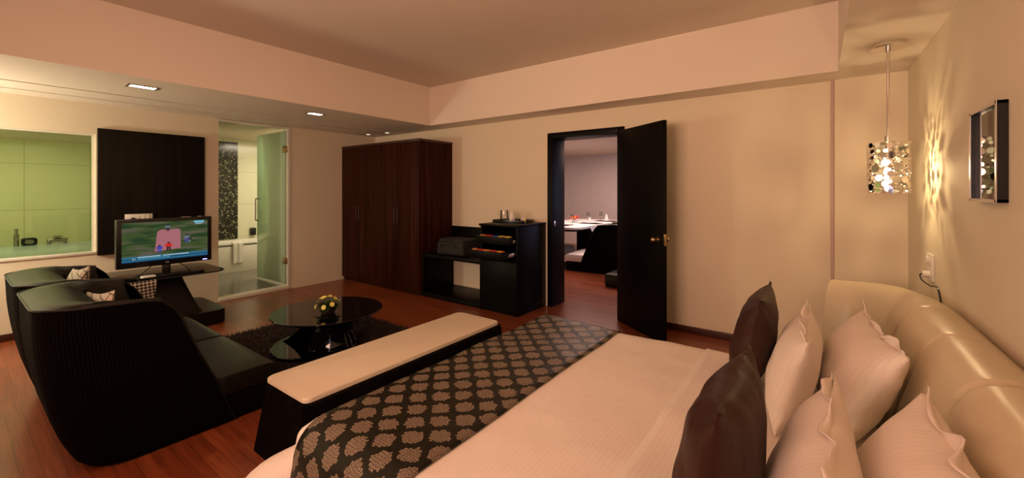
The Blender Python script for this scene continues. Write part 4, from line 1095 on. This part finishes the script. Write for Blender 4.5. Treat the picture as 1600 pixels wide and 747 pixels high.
dc.rotation_euler.z = math.radians(95); dc.location = (-2.60, 6.80, 0); dc['group'] = 'chairs around the dining table'
dc2 = dup(s1, (-5.32, 7.95, 0), 'black tub chair on the far side of the dining table', 'chairs around the dining table', math.radians(-92))
dc3 = dup(s1, (-2.60, 7.80, 0), 'black tub chair farther along the dining table, behind the one by the doorway', 'chairs around the dining table', math.radians(92))
for c_ in (dc, dc2, dc3):
    for ch in c_.children:
        if ch.name.startswith('seat_cushion'): ch.data = ch.data.copy(); ch.data.materials[0] = M['white_linen']; ch['label'] = 'white seat cushion'
b = bm_new(); box(b, -2.62, -2.1, 5.9, 6.6, 0, .20, .04, 3)
solo('footstool', b, M['leather'], 'low black leather stool just inside the dining room', 'stool')
def plate(x, y, r, lab):
    b = bm_new(); lathe(b, x, y, [(0, .782), (r*.6, .782), (r, .794), (r*.97, .798), (r*.6, .788), (0, .787)], 24); solo('plate', b, M['white_china'], lab, 'plate', 'plates on the dining table')
def mat_board(x, y, lab):
    b = bm_new(); box(b, x-.22, x+.22, y-.16, y+.16, .775, .781, .002); return solo('place_mat', b, M['black_wood'], lab, 'place mat', 'dark place mats on the dining table')
mat_board(-4.1, 7.15, 'dark place mat at the near left end of the dining table'); mat_board(-3.80, 7.9, 'dark place mat in the middle of the dining table edge'); mat_board(-3.8, 8.7, 'dark place mat at the far end of the dining table')
plate(-4.1, 7.15, .12, 'white plate at the near left end of the dining table'); plate(-3.82, 7.9, .12, 'white plate in the middle of the dining table edge'); plate(-3.8, 8.7, .12, 'white plate at the far end of the dining table')
def nap(x, y, h, lab):
    b = bm_new(); lathe(b, x, y, [(0, .789), (.05, .789), (.052, .80), (.03, .785+h*.6), (.006, .785+h), (0, .785+h)], 8); solo('folded_napkin', b, M['white_linen'], lab, 'napkin', 'folded napkins on the dining plates')
nap(-3.82, 7.9, .12, 'white folded napkin on the middle dining plate'); nap(-3.8, 8.7, .15, 'white folded napkin on the far dining plate'); nap(-4.1, 7.15, .11, 'white folded napkin on the near left dining plate')
def wine(x, y, lab):
    b = bm_new(); lathe(b, x, y, [(0, .778), (.03, .778), (.004, .785), (.004, .86), (.03, .89), (.034, .93), (.028, .98), (.026, .98), (.031, .93), (.027, .893), (0, .866)], 16); solo('wine_glass', b, M['clear_glass'], lab, 'glass', 'glasses on the dining table')
wine(-3.98, 7.45, 'wine glass near the left end of the dining table'); wine(-4.05, 8.3, 'wine glass right of the orange flowers'); wine(-4.0, 8.85, 'wine glass at the far end of the dining table')
c = thing('flower_bowl', (-4.18, 7.95, .775), 'orange and red flowers in the middle of the dining table', 'flowers')
b = bm_new(); lathe(b, -4.18, 7.95, [(0, .776), (.05, .776), (.08, .83), (.07, .835), (0, .82)], 20); part('bowl', b, M['white_china'], c)
rng = random.Random(8)
for k in range(6):
    b = bm_new(); ball(b, (-4.18+rng.uniform(-.08, .08), 7.95+rng.uniform(-.09, .09), .86+rng.uniform(0, .06)), .04, (1, 1, .8), 10); part('blossom', b, M['orange'] if k % 2 else M['red_pack'], c)
print('objects', len(bpy.data.objects))
